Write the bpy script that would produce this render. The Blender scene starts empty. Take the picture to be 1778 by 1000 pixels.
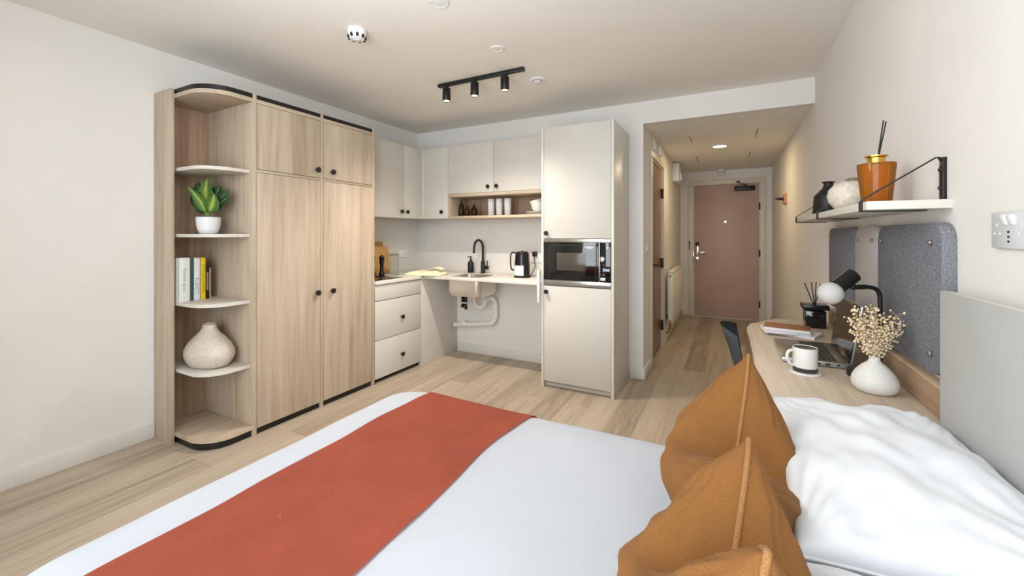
import bpy, bmesh, math, random
from mathutils import Vector, Matrix, noise
PI = math.pi
S = bpy.context.scene
C = S.collection
R = math.radians
random.seed(4)

# ------------------------------------------------------------------ camera
YAW = math.atan(373/716)
cam = bpy.data.cameras.new('camera')
cam.sensor_width = 36
cam.lens = 716/1778*36
cam.shift_y = -93/1778
cam.clip_start = .02
camo = bpy.data.objects.new('camera', cam)
C.objects.link(camo)
camo.location = (0, 0, 1.28)
camo.rotation_euler = (PI/2, 0, YAW)
S.camera = camo
# ------------------------------------------------------------------ world, daylight, exposure
S.view_settings.view_transform = 'Standard'
S.view_settings.look = 'None'
S.view_settings.gamma = 1
S.view_settings.use_curve_mapping = False
S.view_settings.exposure = 0.12
w = bpy.data.worlds.new('sky'); S.world = w; w.use_nodes = True
nt = w.node_tree
bg = nt.nodes['Background']
bg.inputs[0].default_value = (.86, .93, 1, 1)
bg.inputs[1].default_value = 1.0


def area_light(name, loc, rot, sx, sy, power, col, spread=180):
    l = bpy.data.lights.new(name, 'AREA'); l.shape = 'RECTANGLE'; l.size = sx; l.size_y = sy
    l.energy = power; l.color = col; l.spread = R(spread)
    o = bpy.data.objects.new(name, l); C.objects.link(o); o.location = loc; o.rotation_euler = rot
    return o


# daylight through the big window behind the camera
area_light('window_daylight', (-.62, -1.02, 1.36), (PI/2, 0, 0), 2.1, 2.0, 90, (.90, .95, 1.0))

# added fill light with no fixture, over the bed just above the frame
pl_ = bpy.data.lights.new('fill_light', 'POINT'); pl_.energy = 26; pl_.color = (.95, .965, 1.0); pl_.shadow_soft_size = .3
plo = bpy.data.objects.new('fill_light', pl_); C.objects.link(plo); plo.location = (-1.08, .75, 2.0)

# ------------------------------------------------------------------ materials
def lin(c):
    r = []
    for v in c:
        v /= 255
        r.append(v/12.92 if v <= .04045 else ((v+.055)/1.055)**2.4)
    return (*r, 1)


def mat(name, col, rough=.5, metal=0, spec=.5, var=0, vscale=20, bump=0, bscale=200, trans=0, ior=1.45,
        emit=None, estr=0, coat=0, sheen=0, vdetail=3):
    m = bpy.data.materials.new(name); m.use_nodes = True
    n = m.node_tree; b = n.nodes['Principled BSDF']
    b.inputs['Base Color'].default_value = lin(col)
    b.inputs['Roughness'].default_value = rough
    b.inputs['Metallic'].default_value = metal
    b.inputs['Specular IOR Level'].default_value = spec
    b.inputs['Transmission Weight'].default_value = trans
    b.inputs['IOR'].default_value = ior
    b.inputs['Coat Weight'].default_value = coat
    b.inputs['Sheen Weight'].default_value = sheen
    if emit:
        b.inputs['Emission Color'].default_value = lin(emit); b.inputs['Emission Strength'].default_value = estr
    tc = n.nodes.new('ShaderNodeTexCoord')
    if var:
        nz = n.nodes.new('ShaderNodeTexNoise'); nz.inputs['Scale'].default_value = vscale
        nz.inputs['Detail'].default_value = vdetail
        n.links.new(tc.outputs['Object'], nz.inputs['Vector'])
        cr = n.nodes.new('ShaderNodeValToRGB')
        a = lin([max(0, c*(1-var)) for c in col]); z = lin([min(255, c*(1+var)) for c in col])
        cr.color_ramp.elements[0].position = .3; cr.color_ramp.elements[0].color = a
        cr.color_ramp.elements[1].position = .7; cr.color_ramp.elements[1].color = z
        n.links.new(nz.outputs['Fac'], cr.inputs[0]); n.links.new(cr.outputs[0], b.inputs['Base Color'])
    if bump:
        nb = n.nodes.new('ShaderNodeTexNoise'); nb.inputs['Scale'].default_value = bscale
        nb.inputs['Detail'].default_value = 3
        n.links.new(tc.outputs['Object'], nb.inputs['Vector'])
        bp = n.nodes.new('ShaderNodeBump'); bp.inputs['Strength'].default_value = bump; bp.inputs['Distance'].default_value = .002
        n.links.new(nb.outputs['Fac'], bp.inputs['Height']); n.links.new(bp.outputs[0], b.inputs['Normal'])
    return m


def wood(name, dark, mid, light, axis=2, rough=.5, along=1.2, across=22):
    m = bpy.data.materials.new(name); m.use_nodes = True
    n = m.node_tree; b = n.nodes['Principled BSDF']; L = n.links.new
    b.inputs['Roughness'].default_value = rough
    b.inputs['Specular IOR Level'].default_value = .3
    tc = n.nodes.new('ShaderNodeTexCoord'); oi = n.nodes.new('ShaderNodeObjectInfo')
    mul = n.nodes.new('ShaderNodeMath'); mul.operation = 'MULTIPLY'; mul.inputs[1].default_value = 17.3
    L(oi.outputs['Random'], mul.inputs[0])
    add = n.nodes.new('ShaderNodeVectorMath'); add.operation = 'ADD'
    L(tc.outputs['Object'], add.inputs[0]); L(mul.outputs[0], add.inputs[1])
    def layer(al, ac, detail, dist):
        mp = n.nodes.new('ShaderNodeMapping'); sc = [ac, ac, ac]; sc[axis] = al
        mp.inputs['Scale'].default_value = sc
        nz = n.nodes.new('ShaderNodeTexNoise'); nz.inputs['Scale'].default_value = 1
        nz.inputs['Detail'].default_value = detail; nz.inputs['Distortion'].default_value = dist
        L(add.outputs[0], mp.inputs[0]); L(mp.outputs[0], nz.inputs['Vector'])
        return nz
    n1 = layer(along, across, 5, .6); n2 = layer(along*3, across*8, 3, .2); n3 = layer(along*.5, across*.22, 2, 1.2)
    a1 = n.nodes.new('ShaderNodeMath'); a1.operation = 'MULTIPLY_ADD'; a1.inputs[1].default_value = .5
    L(n1.outputs['Fac'], a1.inputs[0])
    s2 = n.nodes.new('ShaderNodeMath'); s2.operation = 'MULTIPLY'; s2.inputs[1].default_value = .28
    L(n2.outputs['Fac'], s2.inputs[0]); L(s2.outputs[0], a1.inputs[2])
    a3 = n.nodes.new('ShaderNodeMath'); a3.operation = 'MULTIPLY_ADD'; a3.inputs[1].default_value = .3
    L(n3.outputs['Fac'], a3.inputs[0]); L(a1.outputs[0], a3.inputs[2])
    cr = n.nodes.new('ShaderNodeValToRGB'); e = cr.color_ramp.elements
    e[0].position = .36; e[0].color = lin(dark); e[1].position = .7; e[1].color = lin(light)
    x = e.new(.54); x.color = lin(mid)
    L(a3.outputs[0], cr.inputs[0]); L(cr.outputs[0], b.inputs['Base Color'])
    bp = n.nodes.new('ShaderNodeBump'); bp.inputs['Strength'].default_value = .06; bp.inputs['Distance'].default_value = .001
    L(n2.outputs['Fac'], bp.inputs['Height']); L(bp.outputs[0], b.inputs['Normal'])
    return m


def floor_mat():
    m = bpy.data.materials.new('oak_plank_floor'); m.use_nodes = True
    n = m.node_tree; b = n.nodes['Principled BSDF']; L = n.links.new
    b.inputs['Roughness'].default_value = .42; b.inputs['Specular IOR Level'].default_value = .35
    tc = n.nodes.new('ShaderNodeTexCoord')
    mp = n.nodes.new('ShaderNodeMapping'); mp.inputs['Rotation'].default_value = (0, 0, PI/2)
    L(tc.outputs['Object'], mp.inputs[0])
    br = n.nodes.new('ShaderNodeTexBrick'); br.offset = .37; br.offset_frequency = 2
    br.inputs['Scale'].default_value = 1; br.inputs['Brick Width'].default_value = 1.25; br.inputs['Row Height'].default_value = .18
    br.inputs['Mortar Size'].default_value = .0011; br.inputs['Mortar Smooth'].default_value = .3; br.inputs['Bias'].default_value = 0
    br.inputs['Color1'].default_value = (0, 0, 0, 1); br.inputs['Color2'].default_value = (1, 1, 1, 1); br.inputs['Mortar'].default_value = (.5, .5, .5, 1)
    L(mp.outputs[0], br.inputs['Vector'])
    # grain
    sep = n.nodes.new('ShaderNodeVectorMath'); sep.operation = 'MULTIPLY_ADD'; sep.inputs[1].default_value = (3, 3, 3)
    L(br.outputs['Color'], sep.inputs[0]); L(tc.outputs['Object'], sep.inputs[2])
    def layer(al, ac, d, dist):
        q = n.nodes.new('ShaderNodeMapping'); q.inputs['Scale'].default_value = (ac, al, ac)
        z = n.nodes.new('ShaderNodeTexNoise'); z.inputs['Scale'].default_value = 1; z.inputs['Detail'].default_value = d
        z.inputs['Distortion'].default_value = dist
        L(sep.outputs[0], q.inputs[0]); L(q.outputs[0], z.inputs['Vector']); return z
    g1 = layer(1.2, 20, 5, .7); g2 = layer(3, 150, 3, .2)
    a = n.nodes.new('ShaderNodeMath'); a.operation = 'MULTIPLY_ADD'; a.inputs[1].default_value = .45
    s = n.nodes.new('ShaderNodeMath'); s.operation = 'MULTIPLY'; s.inputs[1].default_value = .3
    L(g2.outputs['Fac'], s.inputs[0]); L(g1.outputs['Fac'], a.inputs[0]); L(s.outputs[0], a.inputs[2])
    a2 = n.nodes.new('ShaderNodeMath'); a2.operation = 'MULTIPLY_ADD'; a2.inputs[1].default_value = .2
    L(br.outputs['Color'], a2.inputs[0]); L(a.outputs[0], a2.inputs[2])
    cr = n.nodes.new('ShaderNodeValToRGB'); e = cr.color_ramp.elements
    e[0].position = .3; e[0].color = lin((142, 127, 109)); e[1].position = .72; e[1].color = lin((199, 185, 167))
    x = e.new(.5); x.color = lin((180, 164, 144))
    L(a2.outputs[0], cr.inputs[0])
    mx = n.nodes.new('ShaderNodeMixRGB'); mx.inputs[2].default_value = lin((128, 108, 88))
    sc = n.nodes.new('ShaderNodeMath'); sc.operation = 'MULTIPLY'; sc.inputs[1].default_value = .55
    L(br.outputs['Fac'], sc.inputs[0]); L(sc.outputs[0], mx.inputs[0]); L(cr.outputs[0], mx.inputs[1])
    L(mx.outputs[0], b.inputs['Base Color'])
    bp = n.nodes.new('ShaderNodeBump'); bp.inputs['Strength'].default_value = .08; bp.inputs['Distance'].default_value = .001
    L(g2.outputs['Fac'], bp.inputs['Height']); L(bp.outputs[0], b.inputs['Normal'])
    return m


def felt(name, dark, light, scale=260):
    m = mat(name, light, .95, spec=.1, bump=.5, bscale=320)
    n = m.node_tree; b = n.nodes['Principled BSDF']; L = n.links.new
    tc = n.nodes.new('ShaderNodeTexCoord'); nz = n.nodes.new('ShaderNodeTexNoise')
    nz.inputs['Scale'].default_value = scale; nz.inputs['Detail'].default_value = 2; nz.inputs['Roughness'].default_value = .8
    cr = n.nodes.new('ShaderNodeValToRGB'); cr.color_ramp.elements[0].position = .34; cr.color_ramp.elements[1].position = .66
    cr.color_ramp.elements[0].color = lin(dark); cr.color_ramp.elements[1].color = lin(light)
    L(tc.outputs['Object'], nz.inputs['Vector']); L(nz.outputs['Fac'], cr.inputs[0]); L(cr.outputs[0], b.inputs['Base Color'])
    return m


def weave(name, col, rough=.9, scale=900, var=.1, big=.05, bump=.25, sheen=.04):
    m = bpy.data.materials.new(name); m.use_nodes = True
    n = m.node_tree; b = n.nodes['Principled BSDF']; L = n.links.new
    b.inputs['Roughness'].default_value = rough; b.inputs['Specular IOR Level'].default_value = .15
    b.inputs['Sheen Weight'].default_value = sheen
    tc = n.nodes.new('ShaderNodeTexCoord')
    nz = n.nodes.new('ShaderNodeTexNoise'); nz.inputs['Scale'].default_value = scale; nz.inputs['Detail'].default_value = 2
    nb = n.nodes.new('ShaderNodeTexNoise'); nb.inputs['Scale'].default_value = 7; nb.inputs['Detail'].default_value = 4
    L(tc.outputs['Object'], nz.inputs['Vector']); L(tc.outputs['Object'], nb.inputs['Vector'])
    ad = n.nodes.new('ShaderNodeMath'); ad.operation = 'MULTIPLY_ADD'; ad.inputs[1].default_value = big/max(var, .001)
    L(nb.outputs['Fac'], ad.inputs[0]); L(nz.outputs['Fac'], ad.inputs[2])
    k = 1+big/max(var, .001)
    cr = n.nodes.new('ShaderNodeValToRGB')
    cr.color_ramp.elements[0].position = .32*k; cr.color_ramp.elements[1].position = min(1, .68*k)
    cr.color_ramp.elements[0].color = lin([c*(1-var) for c in col]); cr.color_ramp.elements[1].color = lin([min(255, c*(1+var)) for c in col])
    if .68*k > 1:
        dv = n.nodes.new('ShaderNodeMath'); dv.operation = 'DIVIDE'; dv.inputs[1].default_value = k
        L(ad.outputs[0], dv.inputs[0]); L(dv.outputs[0], cr.inputs[0])
        cr.color_ramp.elements[0].position = .32; cr.color_ramp.elements[1].position = .68
    else:
        L(ad.outputs[0], cr.inputs[0])
    L(cr.outputs[0], b.inputs['Base Color'])
    bp = n.nodes.new('ShaderNodeBump'); bp.inputs['Strength'].default_value = bump; bp.inputs['Distance'].default_value = .0006
    L(nz.outputs['Fac'], bp.inputs['Height']); L(bp.outputs[0], b.inputs['Normal'])
    return m


def glass(name, col, rough=.02, mixw=.75, tint=None, ior=1.45):
    # clear/tinted thin glass: transparent mixed with gloss by fresnel
    m = bpy.data.materials.new(name); m.use_nodes = True
    n = m.node_tree; L = n.links.new
    out = n.nodes['Material Output']; n.nodes.remove(n.nodes['Principled BSDF'])
    t = n.nodes.new('ShaderNodeBsdfTransparent'); t.inputs[0].default_value = lin(col)
    g = n.nodes.new('ShaderNodeBsdfGlossy'); g.inputs['Roughness'].default_value = rough
    f = n.nodes.new('ShaderNodeFresnel'); f.inputs[0].default_value = ior
    mx = n.nodes.new('ShaderNodeMixShader')
    L(f.outputs[0], mx.inputs[0]); L(t.outputs[0], mx.inputs[1]); L(g.outputs[0], mx.inputs[2])
    last = mx
    if tint:
        d = n.nodes.new('ShaderNodeBsdfDiffuse'); d.inputs[0].default_value = lin(tint)
        m2 = n.nodes.new('ShaderNodeMixShader'); m2.inputs[0].default_value = 1-mixw
        L(mx.outputs[0], m2.inputs[1]); L(d.outputs[0], m2.inputs[2]); last = m2
    L(last.outputs[0], out.inputs[0])
    return m


M = {}
M['wall'] = mat('painted_wall', (233, 230, 225), .9, spec=.15, var=.012, vscale=2, bump=.05, bscale=400)
M['ceil'] = mat('painted_ceiling', (240, 236, 229), .95, spec=.1, var=.01, vscale=1.5)
M['trim'] = mat('satin_white_trim', (226, 223, 216), .45, var=.01, vscale=3)
M['hall_trim'] = mat('cream_gloss_trim', (222, 214, 200), .4, var=.01, vscale=3)
M['floor'] = floor_mat()
OD, OM, OL = (164, 144, 122), (191, 173, 152), (206, 189, 169)
M['oak_z'] = wood('oak_vertical', OD, OM, OL, 2)
M['oak_y'] = wood('oak_lengthwise', OD, OM, OL, 1)
M['oak_x'] = wood('oak_crosswise', OD, OM, OL, 0)
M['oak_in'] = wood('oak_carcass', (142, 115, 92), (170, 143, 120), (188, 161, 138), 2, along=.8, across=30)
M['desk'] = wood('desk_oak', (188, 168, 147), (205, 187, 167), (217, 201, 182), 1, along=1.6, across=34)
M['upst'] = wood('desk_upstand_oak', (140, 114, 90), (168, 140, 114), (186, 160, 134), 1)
M['edge'] = mat('oak_edge_band', (205, 180, 152), .5, var=.04, vscale=60)
M['black'] = mat('matt_black', (24, 23, 22), .45, var=.08, vscale=40)
M['kick'] = mat('black_plinth', (26, 24, 22), .35, var=.1, vscale=30)
M['blackgl'] = mat('gloss_black', (14, 14, 15), .08, coat=.6, var=.1, vscale=10)
M['blackmet'] = mat('black_powder_coat', (30, 30, 31), .38, metal=.25, var=.06, vscale=80)
M['grey_shelf'] = mat('pale_grey_laminate', (214, 209, 199), .5, var=.015, vscale=30)
M['cab'] = mat('greige_cabinet', (209, 205, 197), .5, spec=.4, var=.012, vscale=3, bump=.03, bscale=500)
M['cabside'] = mat('greige_side_panel', (224, 220, 211), .35, spec=.5, var=.012, vscale=3)
M['worktop'] = mat('pale_stone_worktop', (222, 215, 206), .35, var=.03, vscale=160)
M['splash'] = mat('mottled_splashback', (220, 217, 212), .4, var=.014, vscale=45, vdetail=6)
M['steel'] = mat('brushed_steel', (190, 187, 182), .28, metal=1, var=.05, vscale=60)
M['chrome'] = mat('polished_chrome', (215, 213, 208), .12, metal=1, var=.02, vscale=30)
M['sink'] = mat('satin_sink_steel', (224, 217, 206), .34, metal=.8, var=.03, vscale=50)
M['pipe'] = mat('white_plastic_pipe', (232, 230, 225), .35, var=.01, vscale=20)
M['plastic'] = mat('white_plastic', (232, 232, 230), .35, var=.008, vscale=20)
M['greyplastic'] = mat('cool_white_plastic', (212, 214, 217), .35, var=.008, vscale=20)
M['dark'] = mat('dark_recess', (38, 36, 34), .8, var=.1, vscale=60)
M['door'] = mat('taupe_door', (190, 164, 151), .42, spec=.45, var=.02, vscale=3, bump=.04, bscale=300)
M['door2'] = mat('brown_bathroom_door', (134, 104, 80), .3, spec=.5, var=.03, vscale=3)
M['duvet'] = mat('white_cotton', (239, 242, 247), .85, spec=.15, var=.006, vscale=4, bump=.08, bscale=900, sheen=.1)
M['pillow'] = mat('white_pillow_cotton', (222, 225, 230), .85, spec=.15, var=.006, vscale=4, bump=.08, bscale=900, sheen=.1)
M['runner'] = weave('terracotta_throw', (192, 100, 78), .92, 700, .1, .05)
M['cushion'] = weave('tan_canvas', (129, 87, 46), .9, 800, .12, .05, .35)
M['cushseam'] = weave('tan_canvas_seam', (150, 108, 66), .9, 500, .12, .03, .4)
M['headb'] = mat('grey_green_headboard', (197, 200, 198), .45, spec=.4, var=.012, vscale=4)
M['headedge'] = mat('headboard_edge', (216, 214, 204), .45, var=.01, vscale=4)
M['felt_d'] = felt('charcoal_felt', (92, 93, 98), (149, 151, 158))
M['felt_l'] = felt('light_grey_felt', (160, 155, 151), (206, 201, 197))
M['felt_c'] = felt('chair_felt', (74, 78, 81), (122, 127, 131), 320)
M['ceram'] = mat('white_ceramic', (226, 225, 220), .45, var=.015, vscale=14)
M['stone'] = mat('speckled_stoneware', (206, 196, 181), .4, var=.09, vscale=150)
M['stone2'] = mat('mottled_ivory_ceramic', (218, 208, 194), .35, var=.07, vscale=60, vdetail=6)
M['brownpot'] = mat('rough_brown_stoneware', (140, 120, 104), .8, var=.2, vscale=60, bump=.4, bscale=120)
M['potw'] = mat('white_pot', (226, 226, 228), .35, var=.01, vscale=15)
M['soil'] = mat('soil', (60, 46, 34), .95, var=.3, vscale=80)
M['stem'] = mat('plant_stem', (132, 158, 72), .5, var=.1, vscale=30)
M['amber'] = glass('amber_glass', (243, 192, 112), .04, .68, (204, 132, 44))
M['amberd'] = glass('smoked_amber_glass', (104, 62, 26), .05, .6, (70, 44, 22))
M['clear'] = glass('clear_glass', (249, 250, 249), .08, ior=1.04)
M['pane'] = glass('window_glass', (248, 249, 249), .02, ior=1.2)
M['frost'] = glass('frosted_ribbed_glass', (244, 243, 242), .15, .5, (240, 239, 240))
M['globe'] = mat('frosted_globe_glass', (226, 224, 220), .5, trans=.35, var=.01, vscale=10)
M['gold'] = mat('brushed_gold', (222, 178, 84), .22, metal=1, var=.05, vscale=50)
M['board'] = mat('bamboo_board', (204, 158, 98), .5, var=.07, vscale=24)
M['board2'] = mat('acacia_board', (192, 140, 78), .5, var=.09, vscale=24)
M['page'] = mat('book_pages', (243, 237, 200), .9, var=.04, vscale=150)
M['mill'] = mat('black_lacquered_wood', (20, 19, 24), .22, var=.1, vscale=20)
M['laptop'] = mat('laptop_taupe_metal', (126, 116, 106), .35, metal=.5, var=.03, vscale=60)
M['lapsilver'] = mat('laptop_silver', (188, 190, 193), .3, metal=.7, var=.03, vscale=60)
M['keys'] = mat('laptop_keys', (44, 42, 42), .5, var=.1, vscale=60)
M['screen'] = mat('laptop_screen', (34, 30, 26), .12, spec=.6, var=.1, vscale=8)
M['tanbook'] = mat('tan_leather_cover', (154, 101, 62), .6, var=.05, vscale=90)
M['paper'] = mat('white_paper', (232, 232, 236), .85, var=.02, vscale=120)
M['berry'] = mat('dried_cream_buds', (234, 216, 184), .8, var=.1, vscale=80)
M['twig'] = mat('dried_straw_stem', (192, 160, 112), .85, var=.12, vscale=60)
M['copper'] = mat('copper_pipe', (170, 110, 70), .35, metal=1, var=.05, vscale=30)
M['radiator'] = mat('radiator_enamel', (232, 226, 214), .35, var=.008, vscale=10)
M['hookwood'] = mat('light_wood_block', (198, 146, 92), .5, var=.08, vscale=40)
M['lens'] = mat('lit_lens', (255, 240, 205), .5, emit=(255, 226, 170), estr=9, var=.01, vscale=10)
M['lens2'] = mat('lit_downlight_diffuser', (255, 246, 230), .5, emit=(255, 236, 205), estr=7, var=.01, vscale=10)

# ------------------------------------------------------------------ helpers
ORG = {}


class MB:
    def __init__(s):
        s.bm = bmesh.new()

    def box(s, x0, x1, y0, y1, z0, z1, b=0, seg=2):
        r = bmesh.ops.create_cube(s.bm, size=1)
        vs = r['verts']
        for v in vs:
            v.co = Vector(((x0+x1)/2+v.co.x*(x1-x0), (y0+y1)/2+v.co.y*(y1-y0), (z0+z1)/2+v.co.z*(z1-z0)))
        if b:
            ed = list({e for v in vs for e in v.link_edges})
            bmesh.ops.bevel(s.bm, geom=ed, offset=b, segments=seg, profile=.5, affect='EDGES')
        return s

    def obox(s, c, ax, ay, az, sx, sy, sz, b=0):
        m = MB().box(-sx/2, sx/2, -sy/2, sy/2, -sz/2, sz/2, b)
        T = Matrix((Vector(ax).normalized(), Vector(ay).normalized(), Vector(az).normalized())).transposed().to_4x4()
        T.translation = Vector(c)
        m.bm.transform(T)
        return s.add(m)

    def add(s, o):
        me = bpy.data.meshes.new('t'); o.bm.to_mesh(me); s.bm.from_mesh(me); bpy.data.meshes.remove(me); o.bm.free()
        return s

    def loft(s, rings, cap=True, close=True):
        V = [[s.bm.verts.new(p) for p in r] for r in rings]
        n = len(V[0])
        for a, b in zip(V, V[1:]):
            for i in range(n if close else n-1):
                j = (i+1) % n
                s.bm.faces.new((a[i], a[j], b[j], b[i]))
        if cap:
            s.bm.faces.new(list(reversed(V[0]))); s.bm.faces.new(V[-1])
        return s

    def cyl(s, p0, p1, r0, r1=None, seg=24):
        if r1 is None: r1 = r0
        p0, p1 = Vector(p0), Vector(p1); d = (p1-p0).normalized()
        u = d.orthogonal().normalized(); v = d.cross(u)
        f = lambda p, r: [p+r*(math.cos(t)*u+math.sin(t)*v) for t in (2*PI*i/seg for i in range(seg))]
        return s.loft([f(p0, r0), f(p1, r1)])

    def lathe(s, prof, c, seg=48, axis=(0, 0, 1)):
        c = Vector(c); d = Vector(axis).normalized()
        u = Vector((1, 0, 0)) if abs(d.z) > .99 else d.orthogonal().normalized()
        v = d.cross(u)
        return s.loft([[c+d*z+max(r, 1e-4)*(math.cos(t)*u+math.sin(t)*v) for t in (2*PI*i/seg for i in range(seg))] for r, z in prof])

    def tube(s, pts, r, seg=10):
        pts = [Vector(p) for p in pts]
        rings = []; u = None
        for i, p in enumerate(pts):
            d = (pts[min(i+1, len(pts)-1)]-pts[max(i-1, 0)]).normalized()
            if u is None: u = d.orthogonal().normalized()
            u = (u-d*u.dot(d)).normalized(); v = d.cross(u)
            rr = r[i] if isinstance(r, (list, tuple)) else r
            rings.append([p+rr*(math.cos(t)*u+math.sin(t)*v) for t in (2*PI*k/seg for k in range(seg))])
        return s.loft(rings)

    def ribbon(s, pts, wdir, width, th):   # flat bar following pts; wdir = width direction
        pts = [Vector(p) for p in pts]; wd = Vector(wdir).normalized(); rings = []
        for i, p in enumerate(pts):
            d = (pts[min(i+1, len(pts)-1)]-pts[max(i-1, 0)]).normalized()
            nn = d.cross(wd).normalized()
            rings.append([p+wd*width/2+nn*th/2, p-wd*width/2+nn*th/2, p-wd*width/2-nn*th/2, p+wd*width/2-nn*th/2])
        return s.loft(rings)

    def prism(s, out, z0, z1, b=0):
        m = MB()
        m.loft([[Vector((x, y, z0)) for x, y in out], [Vector((x, y, z1)) for x, y in out]])
        if b:
            m.bm.edges.ensure_lookup_table()
            ed = [e for e in m.bm.edges if abs(e.verts[0].co.z-e.verts[1].co.z) < 1e-6]
            bmesh.ops.bevel(m.bm, geom=ed, offset=b, segments=2, profile=.5, affect='EDGES')
        return s.add(m)

    def sphere(s, c, r, seg=16, sz=1):
        bmesh.ops.create_uvsphere(s.bm, u_segments=seg, v_segments=max(6, seg//2), radius=r,
                                  matrix=Matrix.Translation(c) @ Matrix.Diagonal((1, 1, sz, 1)))
        return s

    def xf(s, T):
        s.bm.transform(T); return s

    def build(s, name, m, parent=None, org=None, ang=38):
        bmesh.ops.recalc_face_normals(s.bm, faces=s.bm.faces)
        me = bpy.data.meshes.new(name)
        o = Vector(org) if org else (ORG[parent.name] if parent else Vector((0, 0, 0)))
        s.bm.transform(Matrix.Translation(-o))
        s.bm.to_mesh(me); s.bm.free()
        me.shade_smooth()
        me.set_sharp_from_angle(angle=R(ang))
        ob = bpy.data.objects.new(name, me); C.objects.link(ob)
        me.materials.append(M[m] if isinstance(m, str) else m)
        if parent: ob.parent = parent
        else: ob.location = o
        ORG[ob.name] = o
        return ob


def smoothpath(pts, n=6):
    """Catmull-Rom through pts"""
    P = [Vector(p) for p in pts]; P = [2*P[0]-P[1]]+P+[2*P[-1]-P[-2]]; out = []
    for i in range(1, len(P)-2):
        for k in range(n):
            t = k/n; a, b, c, d = P[i-1:i+3]
            out.append(.5*((2*b)+(c-a)*t+(2*a-5*b+4*c-d)*t*t+(3*b-a-3*c+d)*t**3))
    out.append(P[-2]); return out


def tag(o, label, cat, group=None):
    o['label'] = label; o['category'] = cat
    if group: o['group'] = group
    return o


def thing(name, loc, label, cat, group=None):
    o = bpy.data.objects.new(name, None); C.objects.link(o); o.location = loc
    o.empty_display_size = .05
    ORG[o.name] = Vector(loc)
    return tag(o, label, cat, group)


def one(mb, name, m, org, label, cat, group=None, ang=38):
    return tag(mb.build(name, m, None, org, ang), label, cat, group)


def struct(name, mb, m, parent=None):
    o = mb.build(name, m, parent); o['kind'] = 'structure'; return o


def sthing(name, loc):
    o = bpy.data.objects.new(name, None); C.objects.link(o); o.location = loc; ORG[o.name] = Vector(loc); o['kind'] = 'structure'
    o.empty_display_size = .05
    return o


def text(body, size, m, T, parent, name='lettering', depth=.0006):
    cu = bpy.data.curves.new('t', 'FONT'); cu.body = body; cu.size = size; cu.align_x = 'CENTER'; cu.align_y = 'CENTER'
    cu.extrude = depth; cu.resolution_u = 3
    to = bpy.data.objects.new('t', cu); C.objects.link(to)
    bpy.context.view_layer.update()
    me = bpy.data.meshes.new_from_object(to.evaluated_get(bpy.context.evaluated_depsgraph_get()))
    bpy.data.objects.remove(to); bpy.data.curves.remove(cu)
    me.transform(T); me.transform(Matrix.Translation(-ORG[parent.name]))
    me.materials.clear(); me.materials.append(m)
    o = bpy.data.objects.new(name, me); C.objects.link(o); o.parent = parent; ORG[o.name] = ORG[parent.name]
    return o


def frame(ax, ay, az, loc):
    T = Matrix((Vector(ax), Vector(ay), Vector(az))).transposed().to_4x4(); T.translation = Vector(loc); return T


# view axes of the photograph, used to place small things where they were measured
RT = Vector((math.cos(YAW), math.sin(YAW), 0)); FW = Vector((-math.sin(YAW), math.cos(YAW), 0))
def at(px, py, d): return FW*d+RT*((px-889)/716*d)+Vector((0, 0, 1.28+(407-py)/716*d))
def aty(px, py, y):
    r = FW+RT*((px-889)/716)+Vector((0, 0, (407-py)/716)); t = y/r.y
    return r*t+Vector((0, 0, 1.28))
def atx(px, py, x):
    r = FW+RT*((px-889)/716)+Vector((0, 0, (407-py)/716)); t = x/r.x
    return r*t+Vector((0, 0, 1.28))


XL, XR, YB, YF, HC, HH = -3.21, .582, 3.77, -.95, 2.454, 2.26
XH, YE = -.655, 7.08
# ------------------------------------------------------------------ the room
struct('floor', MB().box(XL-.1, XR+.1, YF-.1, YE+.1, -.1, 0), 'floor')
struct('ceiling', MB().box(XL-.1, XR+.1, YF-.1, YB+.1, HC, HC+.1), 'ceil')
struct('ceiling', MB().box(XH-.1, XR+.1, YB+.1, YE+.1, HH, HH+.1), 'ceil')
struct('wall_left', MB().box(XL-.1, XL, YF-.1, YB+.1, 0, HC), 'wall')
struct('wall_right', MB().box(XR, XR+.1, YF-.1, YE+.1, 0, HC), 'wall')
struct('wall_back', MB().box(XL, XH, YB, YB+.1, 0, HC).box(XH, XR, YB, YB+.1, HH, HC), 'wall')
hl = MB().box(XH-.1, XH, YB+.1, 4.19, 0, HH).box(XH-.1, XH, 4.97, YE+.1, 0, HH).box(XH-.1, XH, 4.19, 4.97, 2.03, HH)
struct('wall_hall_left', hl, 'wall')
ew = MB().box(XH, -.475, YE, YE+.1, 0, HH).box(.44, XR, YE, YE+.1, 0, HH).box(-.475, .44, YE, YE+.1, 2.06, HH)
struct('wall_hall_end', ew, 'wall')
wx0, wx1, wz0, wz1 = -1.7, .46, .35, 2.36
fw = MB().box(XL, wx0, YF-.1, YF, 0, HC).box(wx1, XR, YF-.1, YF, 0, HC).box(wx0, wx1, YF-.1, YF, 0, wz0).box(wx0, wx1, YF-.1, YF, wz1, HC)
struct('wall_front', fw, 'wall')
win = sthing('window_1', ((wx0+wx1)/2, YF-.05, wz0))
f = MB()
for a, b in ((wx0, wx0+.05), (wx1-.05, wx1), ((wx0+wx1)/2-.03, (wx0+wx1)/2+.03)):
    f.box(a, b, YF-.08, YF-.02, wz0, wz1)
f.box(wx0, wx1, YF-.08, YF-.02, wz0, wz0+.05).box(wx0, wx1, YF-.08, YF-.02, wz1-.05, wz1)
f.build('window_frame', 'black', win)
MB().box(wx0+.05, wx1-.05, YF-.052, YF-.048, wz0+.05, wz1-.05).build('window_pane', 'pane', win)

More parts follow.
